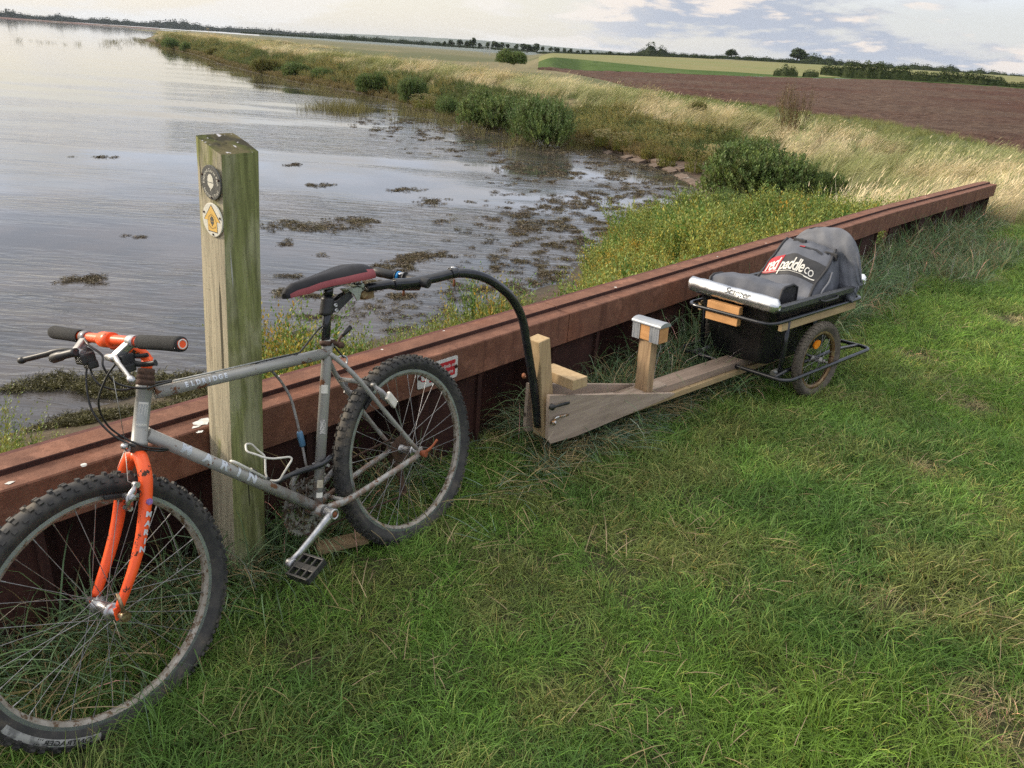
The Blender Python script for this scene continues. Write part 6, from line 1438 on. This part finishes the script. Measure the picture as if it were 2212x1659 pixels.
def shrub(px, py, wpx, hpx, kind, label, z=None, vi=0, group='shrubs along the bank'):
    zz = ZW+.06 if z is None else z; q = atz(px, py, zz)
    for _ in range(4):
        if z is None: zz = max(ZW, float(height(q[0], q[1]))); q = atz(px, py, zz)
    dep = (q-CAMP)@_F; W2 = wpx/FPX*dep/2; Hh = hpx/FPX*dep/math.cos(PITCH)*.92
    o = bpy.data.objects.new('shrub', SM[kind][vi % len(SM[kind])]); SC.collection.objects.link(o)
    o.location = (q[0], q[1]+W2*.55, zz-.04); s_ = W2/.95; o.scale = (s_, s_*.8, Hh/1.02); o.rotation_euler = (0, 0, vi*1.3+px*.01); return tag(o, label, 'shrub', group)
shrub(1190, 320, 190, 108, 'g', 'large bright green feathery shrub at the water edge, right of its darker twin')
shrub(1063, 282, 165, 92, 'd', 'tall blue green shrub at the water edge with its twin on the right', vi=1)
shrub(1128, 292, 70, 60, 'd', 'small dark shrub squeezed between the two large feathery shrubs')
shrub(962, 250, 74, 44, 'g', 'low green shrub left of the two large feathery shrubs', vi=1)
shrub(876, 226, 86, 62, 'g', 'upright green shrub behind the flooded weed, between dark and yellow plants')
shrub(796, 205, 78, 54, 'd', 'rounded very dark shrub on the bank above the flooded stems', vi=1)
shrub(700, 182, 66, 36, 'g', 'mid green shrub on the bank, first left of the dark rounded one')
shrub(640, 172, 90, 40, 'd', 'broad dark green shrub on the bank over brown shore weeds')
shrub(575, 160, 74, 34, 'o', 'olive brown bush on the bank over the waterline', vi=1)
shrub(508, 134, 56, 28, 'g', 'green bush half way down the far curve of the bank')
shrub(460, 124, 44, 22, 'o', 'small olive bush on the far curve of the bank')
shrub(400, 112, 36, 24, 'd', 'dark bush close to the far point of the bank', vi=1)
shrub(362, 106, 54, 26, 'g', 'green bush clump on the far point of the bank', vi=1)
shrub(1672, 440, 335, 138, 'd', 'big dark green domed shrub behind the far half of the rusty wall')
shrub(1575, 470, 120, 62, 'g', 'low fresh green shrub at the foot of the big dark dome', vi=1)
shrub(1770, 440, 130, 84, 'd', 'dark shrub merging into the right side of the big dome', vi=1)
shrub(1106, 140, 74, 36, 'd', 'round dark olive bush standing on the bank before the distant avenue', z=zrow(1106, 140, 62), vi=1, group='weed clumps')
# tall dead weed clump
shrub(1715, 292, 110, 112, 'b', 'tall brown dead weed clump standing above the straw grass', z=.0, group='weed clumps')
shrub(1500, 262, 60, 44, 'o', 'grey olive weed clump among the straw grass', z=-.1, vi=1, group='weed clumps')
# sea asters
def aster_mesh(seed):
    rd.seed(seed); L = Leaf()
    for i in range(120):
        a = rd.random()*6.28; r = .8*math.sqrt(rd.random()); b = np.array([r*.6*math.cos(a), r*.6*math.sin(a), 0]); d_ = unit([math.cos(a)*r*.6, math.sin(a)*r*.6, 1.2]); hh = .75*(.6+.5*rd.random()); sprig(L, b, d_, hh, 10, .07, [(1, 1, 1), (1.3, 1.1, .7)], .7)
        if rd.random() < .8:
            for j in range(5): q = b+d_*hh+np.array([rd.gauss(0, .05), rd.gauss(0, .05), rd.uniform(0, .05)]); L.quad(q, np.array([.022, 0, .01]), np.array([0, .018, .014]), (2.6, 2.0, 3.8)); L.quad(q, np.array([.0, .02, .014]), np.array([.018, 0, -.01]), (2.3, 1.7, 3.2))
    return L.mesh('aster_foliage', Master)
Master = leaf_mat('aster_leaf', .55, .25, False, ((.115, .15, .035), (.17, .17, .045)))
AM = [aster_mesh(21), aster_mesh(22)]
for i, (px, py, w_, h_, lb) in enumerate(((1300, 318, 46, 40, 'sea aster with pale seed heads beside the big bright shrub'), (1345, 330, 60, 46, 'bushy sea aster, second along the stone edge from the bright shrub'), (1402, 348, 52, 42, 'sea aster growing through the stone edging'), (1440, 365, 58, 50, 'green centred sea aster behind the stone edging'),
        (1500, 378, 62, 58, 'tall sea aster between stone edging and dark domed shrub'), (1545, 372, 60, 60, 'sea aster touching the dark domed shrub'), (1470, 330, 70, 44, 'sea aster set back from the stone edge under the straw grass'), (915, 238, 70, 36, 'yellowish sea aster patch between two green shrubs upstream'), (1010, 262, 34, 34, 'yellowish sea aster between the low shrub and the tall blue green one'))):
    zz = -.75; q = atz(px, py, zz)
    for _ in range(4): zz = float(height(q[0], q[1])); q = atz(px, py, zz)
    dep = (q-CAMP)@_F; o = bpy.data.objects.new('sea_aster', AM[i % 2]); SC.collection.objects.link(o); o.location = (q[0], q[1]+.2, zz-.03); s_ = w_/FPX*dep/1.6; o.scale = (s_, s_, h_/FPX*dep/.85); o.rotation_euler = (0, 0, i*1.1); tag(o, lb, 'plant', 'sea asters by the shore')
# stone edging in rows at the water line
mb = MB(); rs = random.Random(3)
for i in range(8, 12):
    a, b = SH[i], SH[i+1]; L_ = np.linalg.norm(b-a); dirv2 = (b-a)/L_; nr2 = np.array([dirv2[1], -dirv2[0]]); s_ = 0
    while s_ < L_:
        for row in range(2):
            p = a+dirv2*(s_+.1*rs.random())+nr2*(-.02+row*.27); z_ = -.85+row*.075+rs.gauss(0, .012)
            if rs.random() < .8: mb.box((p[0], p[1], z_), (dirv2[0], dirv2[1], rs.gauss(0, .05)), (nr2[0], nr2[1], .28), (-nr2[0]*.28, -nr2[1]*.28, 1), .15+.03*rs.random(), .11, .05, 0, .015)
        s_ += .37
tag(mb.build('stone_edging', simple('muddy_stone', (.10, .070, .052), (.15, .11, .085), 6, .9, bump=.6, bdist=.01, spots=[((.36, .34, .31), 1.3, .62, .05)])), kind='structure')
# broken plank in the grass by the pedal
pk = MB(); c = atz(738, 1172, .05); pk.box(c, (.85, .45, .02), (-.45, .85, 0), (0, 0, 1), .085, .030, .008, 0, .001); pk.add([c+np.array([.07, .02, .010]), c+np.array([.115, .075, .006]), c+np.array([.06, .065, .009])], [(0, 1, 2)], 0, False)
o = pk.build('plank_offcut', plank('offcut_wood', (.30, .21, .12), (.22, .15, .08), 50, (.2, 1, 1)), None, loc=tuple(c)); tag(o, 'splintered brown plank offcut lying in grass behind the bicycle pedal', 'plank')
# ------------------------------------------------------------------ distance: hills, woods, hedges, trees
def far_pt(px, r, row=None):
    az = px2az(px); return np.array([r*math.sin(az), r*math.cos(az), 0.])
def zfar(px, row, r): return zrow(px, row, r)
Mtree = leaf_mat('tree_leaf', .7, .15, False, ((.035, .055, .022), (.055, .080, .030)), ns=.25)
Mtree2 = leaf_mat('hedge_leaf', .7, .15, False, ((.045, .070, .022), (.080, .105, .035)), ns=.2)
Mbark = simple('bark', (.07, .055, .04), (.05, .04, .03), 2, .9)
def crown_mesh(name, n, seed, sx=1., sz=1., lobes=6, q=.16, mat=None, flat=.0):
    """unit crown, about -1..1 wide and 0..1.6 high, made of leaf clumps"""
    rd.seed(seed); L = Leaf(); lb = [(rd.uniform(-.5, .5)*sx, rd.uniform(-.5, .5)*sx, rd.uniform(.45, 1.1)*sz, rd.uniform(.30, .5)) for _ in range(lobes)]
    for i in range(n):
        x_, y_, z_, r_ = lb[rd.randrange(lobes)]; v = unit([rd.gauss(0, 1), rd.gauss(0, 1), rd.gauss(0, 1)]); p = np.array([x_, y_, z_])+v*r_*(.5+.55*rd.random())*np.array([1, 1, .8])
        if p[2] < flat: continue
        a = unit([rd.gauss(0, 1), rd.gauss(0, 1), rd.gauss(0, 1)]); b = unit(np.cross(a, [rd.gauss(0, 1), rd.gauss(0, 1), 1])); k = .7+.6*rd.random(); s_ = q*(.5+.8*rd.random()); L.quad(p, a*s_, b*s_*.8, (k, k, k))
    return L.mesh(name, mat or Mtree)
TC = [crown_mesh('tree_crown', 330, 50+i) for i in range(4)]; OC = crown_mesh('oak_crown', 1500, 60, 1.15, .72, 8, .085)
def trunk_mesh(nm, br=3):
    mb = MB(); mb.tube([(0, 0, -.2), (0, 0, .35), (.03, 0, .8)], [.075, .05, .03], 7)
    for k in range(br): a = 2.1*k; mb.tube([(0, 0, .25+.1*k), (.25*math.cos(a), .25*math.sin(a), .6), (.45*math.cos(a), .45*math.sin(a), .85)], [.035, .022, .01], 5)
    me = bpy.data.meshes.new(nm); me.from_pydata(mb.v, [], mb.f); me.materials.append(Mbark); me.update(); return me
TR = trunk_mesh('trunk'); 
def tree(px, row, hpx, r, label, group, wpx=None, crown=None, name='tree', vi=0, cat='tree', sink=0.):
    q = far_pt(px, r); q[2] = zrow(px, row, r); dep = (q-CAMP)@_F; H_ = hpx/FPX*dep; W_ = (wpx or hpx*.9)/FPX*dep/2
    e = empty(name, tuple(q-np.array([0, 0, sink])), label, cat, group)
    c = bpy.data.objects.new('crown', crown or TC[vi % 4]); SC.collection.objects.link(c); c.parent = e; c.scale = (W_, W_, H_/1.62); c.rotation_euler = (0, 0, vi*1.7); c.location = (0, 0, 0)
    t = bpy.data.objects.new('trunk', TR); SC.collection.objects.link(t); t.parent = e; t.scale = (W_*1., W_*1., H_/1.3)
    return e
av = [(945, 97, 9), (960, 98, 10), (976, 99, 15), (992, 99, 17), (1008, 100, 15), (1022, 100, 20), (1038, 102, 11), (1052, 102, 14), (1069, 104, 19), (1084, 104, 14), (1098, 105, 12), (1113, 107, 15), (1138, 110, 19), (1158, 110, 18), (1172, 110, 11), (1187, 111, 12), (1203, 113, 14), (1218, 113.5, 11), (1231, 115, 12), (1246, 115.5, 9), (1260, 116, 10), (1274, 116.5, 10), (1288, 117.5, 7), (1316, 119, 11), (1336, 120, 8)]
pos = ['first', 'second', 'third', 'fourth', 'fifth', 'sixth', 'seventh', 'eighth', 'ninth', 'tenth', 'eleventh', 'twelfth', 'thirteenth', 'fourteenth', 'fifteenth', 'sixteenth', 'seventeenth', 'eighteenth', 'nineteenth', 'twentieth', 'twenty-first', 'twenty-second', 'twenty-third', 'twenty-fourth', 'twenty-fifth']
for i, (px, row, h) in enumerate(av):
    tree(px, row+1.5, h+1, 520, 'dark round tree, %s from the left in the distant avenue' % pos[i], 'avenue of trees on the horizon', wpx=(h*1.05+2)*(1.5 if i == 12 else 1), vi=i)
tree(1575.5, 120.5, 20, 430, 'small lone tree on the horizon hedge, smaller of the two', 'lone oaks on the horizon', wpx=36, crown=OC, name='oak_tree')
tree(1716, 127, 32, 430, 'wide spreading lone oak on the horizon hedge, larger of the two', 'lone oaks on the horizon', wpx=56, crown=OC, name='oak_tree', vi=2)
# small white gate by the bush
q = far_pt(1052, 210); q[2] = zrow(1052, 117, 210); gt = empty('white_gate', tuple(q), 'tiny white wooden gate and post standing on the flat land before the avenue', 'gate')
s_ = 210/FPX; Mw = simple('white_paint', (.62, .62, .60))
gm = MB()
for k in range(3): gm.box(q+np.array([0, 0, (2+4*k)*s_]), (1, 0, 0), (0, 1, 0), (0, 0, 1), 6*s_, .04, .45*s_)
for k in (-1, 1): gm.box(q+np.array([k*6*s_, 0, 5*s_]), (1, 0, 0), (0, 1, 0), (0, 0, 1), .5*s_, .04, 7*s_)
gm.build('bars', Mw, gt); gm = MB(); gm.box(q+np.array([5*s_, .3, 10*s_]), (1, 0, 0), (0, 1, 0), (0, 0, 1), .5*s_, .05, 11*s_); gm.build('post', Mw, gt)
# hedges: long clumpy bodies
def hedge(name, pts, r, label, hpx, seed, mat, n=16, q=.5, group=None, kind=None, cat='hedge', rag=.30):
    """pts: (px, row of the foot); height in px"""
    rd.seed(seed); L = Leaf(); px0, px1 = pts[0][0], pts[-1][0]; c0 = far_pt(px0, r); c0[2] = zrow(px0, pts[0][1], r)
    k = r/FPX; px = px0
    while px < px1:
        row = np.interp(px, [p[0] for p in pts], [p[1] for p in pts]); hh = hpx if isinstance(hpx, (int, float)) else np.interp(px, [p[0] for p in hpx], [p[1] for p in hpx])
        hh = hh*(1-rag+2*rag*vnoise(px, 0, 9., seed))
        base = far_pt(px, r); base[2] = zrow(px, row, r); dep = (base-CAMP)@_F; m = dep/FPX
        wv = .42*hh*m; hk = hh*m*.80; kc = .8+.3*vnoise(px, 7, 5., seed); vb = len(L.v)
        L.v += [tuple(base-c0+np.array([0, o_*wv, z_*hk])) for o_, z_ in ((-1, -.1), (-.9, .55), (-.35, 1.), (.35, 1.), (1, -.1))]
        if px > px0: 
            for j in range(4): L.f.append((vb-5-_ex+j, vb-4-_ex+j, vb+1+j, vb+j)); L.c.append((kc*.8, kc*.8, kc*.8))
        _ex0 = len(L.v)
        for i in range(n):
            z_ = hh*m*rd.random()**.8*1.0; p = base-c0+np.array([rd.gauss(0, 1.)*m*1.2, rd.uniform(-1, 1)*hh*m*.6*(1-.5*z_/(hh*m)), z_]); a = unit([rd.gauss(0, 1), rd.gauss(0, 1), rd.gauss(0, 1)]); b = unit(np.cross(a, [rd.gauss(0, 1), .3, 1])); s_ = q*m*hpx_(hh)*(.6+.8*rd.random()); kk = .7+.6*rd.random(); L.quad(p+np.array([0, 0, hh*m*.12]), a*s_*.75, b*s_*.6, (kk, kk, kk))
        _ex = len(L.v)-_ex0; px += 1.6
    me = L.mesh(name, mat); o = bpy.data.objects.new(name, me); SC.collection.objects.link(o); o.location = tuple(c0)
    return tag(o, label, cat, group, kind)
def hpx_(h): return .9+h*.11
hedge('field_hedge', [(1772, 160), (1850, 168), (1960, 174), (2060, 182), (2170, 190), (2215, 191), (2500, 214)], 146, 'thick green hedge along the far edge of the ploughed field', [(1772, 14), (1800, 20), (1860, 28), (1910, 24), (1990, 19), (2080, 21), (2150, 19), (2175, 11), (2225, 15), (2500, 16)], 5, Mtree2, 26, .62)
hedge('field_hedge', [(1672, 163), (1724, 166)], 146, 'short clump of hedge bushes left of the thick field hedge', [(1672, 9), (1690, 18), (1706, 20), (1724, 10)], 6, Mtree2, 20, .55)
hedge('field_hedge', [(1735, 166), (1768, 167)], 146, 'low pale bushes joining the thick field hedge', 12, 7, Mtree2, 16, .55)
hedge('far_hedge', [(1160, 115.5), (1290, 117.5), (1440, 123), (1560, 126.5), (1700, 135), (1790, 142)], 424, 'thin dark hedge line along the top of the stubble field', [(1160, 4), (1400, 4), (1440, 6), (1700, 8), (1790, 9)], 8, Mtree, 9, .8)
hedge('tree_belt', [(1345, 121), (1400, 121), (1440, 124), (1540, 127)], 470, 'wooded rise with taller trees beyond the stubble field', [(1345, 6), (1372, 9), (1385, 16), (1400, 20), (1422, 19), (1436, 14), (1450, 11), (1475, 9), (1505, 8), (1540, 4)], 9, Mtree, 16, .6, kind='stuff', cat='woodland')
hedge('tree_belt', [(1722, 136), (1780, 139), (1865, 146), (1930, 149), (2060, 155), (2064, 156), (2100, 162), (2215, 171), (2500, 190)], 520, 'dark tree belt along the skyline behind the field hedge', [(1722, 10), (1745, 16), (1800, 12), (1850, 10), (1872, 8), (1900, 12), (1925, 8), (1960, 14), (1985, 12), (2030, 10), (2045, 16), (2060, 6), (2066, 3), (2082, 5), (2110, 14), (2130, 10), (2215, 7), (2500, 9)], 10, Mtree, 14, .6, kind='stuff', cat='woodland')
hedge('tree_belt', [(520, 72), (700, 83), (900, 96), (1160, 113)], 700, 'low dark bushes and hedges over the flat marsh towards the avenue', [(520, 3), (700, 5), (760, 9), (830, 8), (900, 8), (1000, 5), (1160, 5)], 12, Mtree, 12, .6, kind='stuff', cat='woodland')
Mwood = leaf_mat('far_wood_leaf', .8, .0, False, ((.040, .058, .040), (.052, .070, .045)), ns=.02)
hedge('far_shore_woods', [(-400, 8), (0, 36.5), (330, 58.5), (600, 76), (800, 88)], 1780, 'long belt of blue green woods along the far shore', [(-400, 10), (-5, 10), (18, 13), (34, 12), (60, 8), (110, 9), (125, 14), (140, 11), (190, 8), (220, 12), (300, 9), (330, 12), (395, 17), (420, 12), (470, 10), (540, 12), (600, 11), (700, 9), (800, 5)], 13, Mwood, 12, .62, kind='stuff', cat='woodland', rag=.22)
tree(14.5, 30, 14, 1770, 'pointed dark conifer rising above the far shore woods', None, wpx=5, name='conifer_tree')
# pale reed fringe of the far shore
mb = MB(); 
G = [[], [], []]
for px in np.linspace(-500, 345, 60):
    for j, (dr, z_) in enumerate(((0, ZW), (4, ZW+1.6), (22, ZW+1.9))): p = far_pt(px, 1748+dr); p[2] = z_+.5*mnoise(Vector((px*.1, j, 0))); G[j].append(p)
mb.grid(G); tag(mb.build('reed_shore', simple('reed_red', (.16, .085, .07), (.13, .09, .06), .02, .95)), kind='structure')
# hills on the horizon
Mhill = simple('hill_green', (.045, .065, .035), (.06, .08, .04), .004, .95)
mb = MB(); G = [[], [], []]
prof = [(560, 74), (700, 71), (800, 75), (860, 78), (900, 79.5), (976, 83.5), (1040, 87), (1100, 92), (1184, 98.5), (1196, 100.5), (1240, 104), (1323, 111), (1400, 119), (1500, 128), (1600, 140)]
for px in np.arange(560, 1600, 6):
    row = np.interp(px, [p[0] for p in prof], [p[1] for p in prof])+1.0*(vnoise(px, 0, 22, 4)-.5)
    for j, (r, rw) in enumerate(((5200, None), (6000, row), (7000, row+2))): p = far_pt(px, r); p[2] = -20 if rw is None else zrow(px, rw, r); G[j].append(p)
mb.grid(G); tag(mb.build('hills', Mhill), kind='structure')
# ------------------------------------------------------------------ haze
HAZE = True
if HAZE:
    hz = newmat('haze'); t = NT(hz); v = t.n('ShaderNodeVolumePrincipled'); v.inputs['Color'].default_value = (.72, .80, .95, 1); v.inputs['Density'].default_value = .00006; v.inputs['Anisotropy'].default_value = .2
    o = t.n('ShaderNodeOutputMaterial'); t.L.new(v.outputs[0], o.inputs['Volume'])
    mb = MB(); mb.box((0, 3000, 48), (1, 0, 0), (0, 1, 0), (0, 0, 1), 8500, 8000, 72); h_ = mb.build('haze', hz); tag(h_, kind='stuff', label='thin bluish air haze over the whole coast', cat='haze')
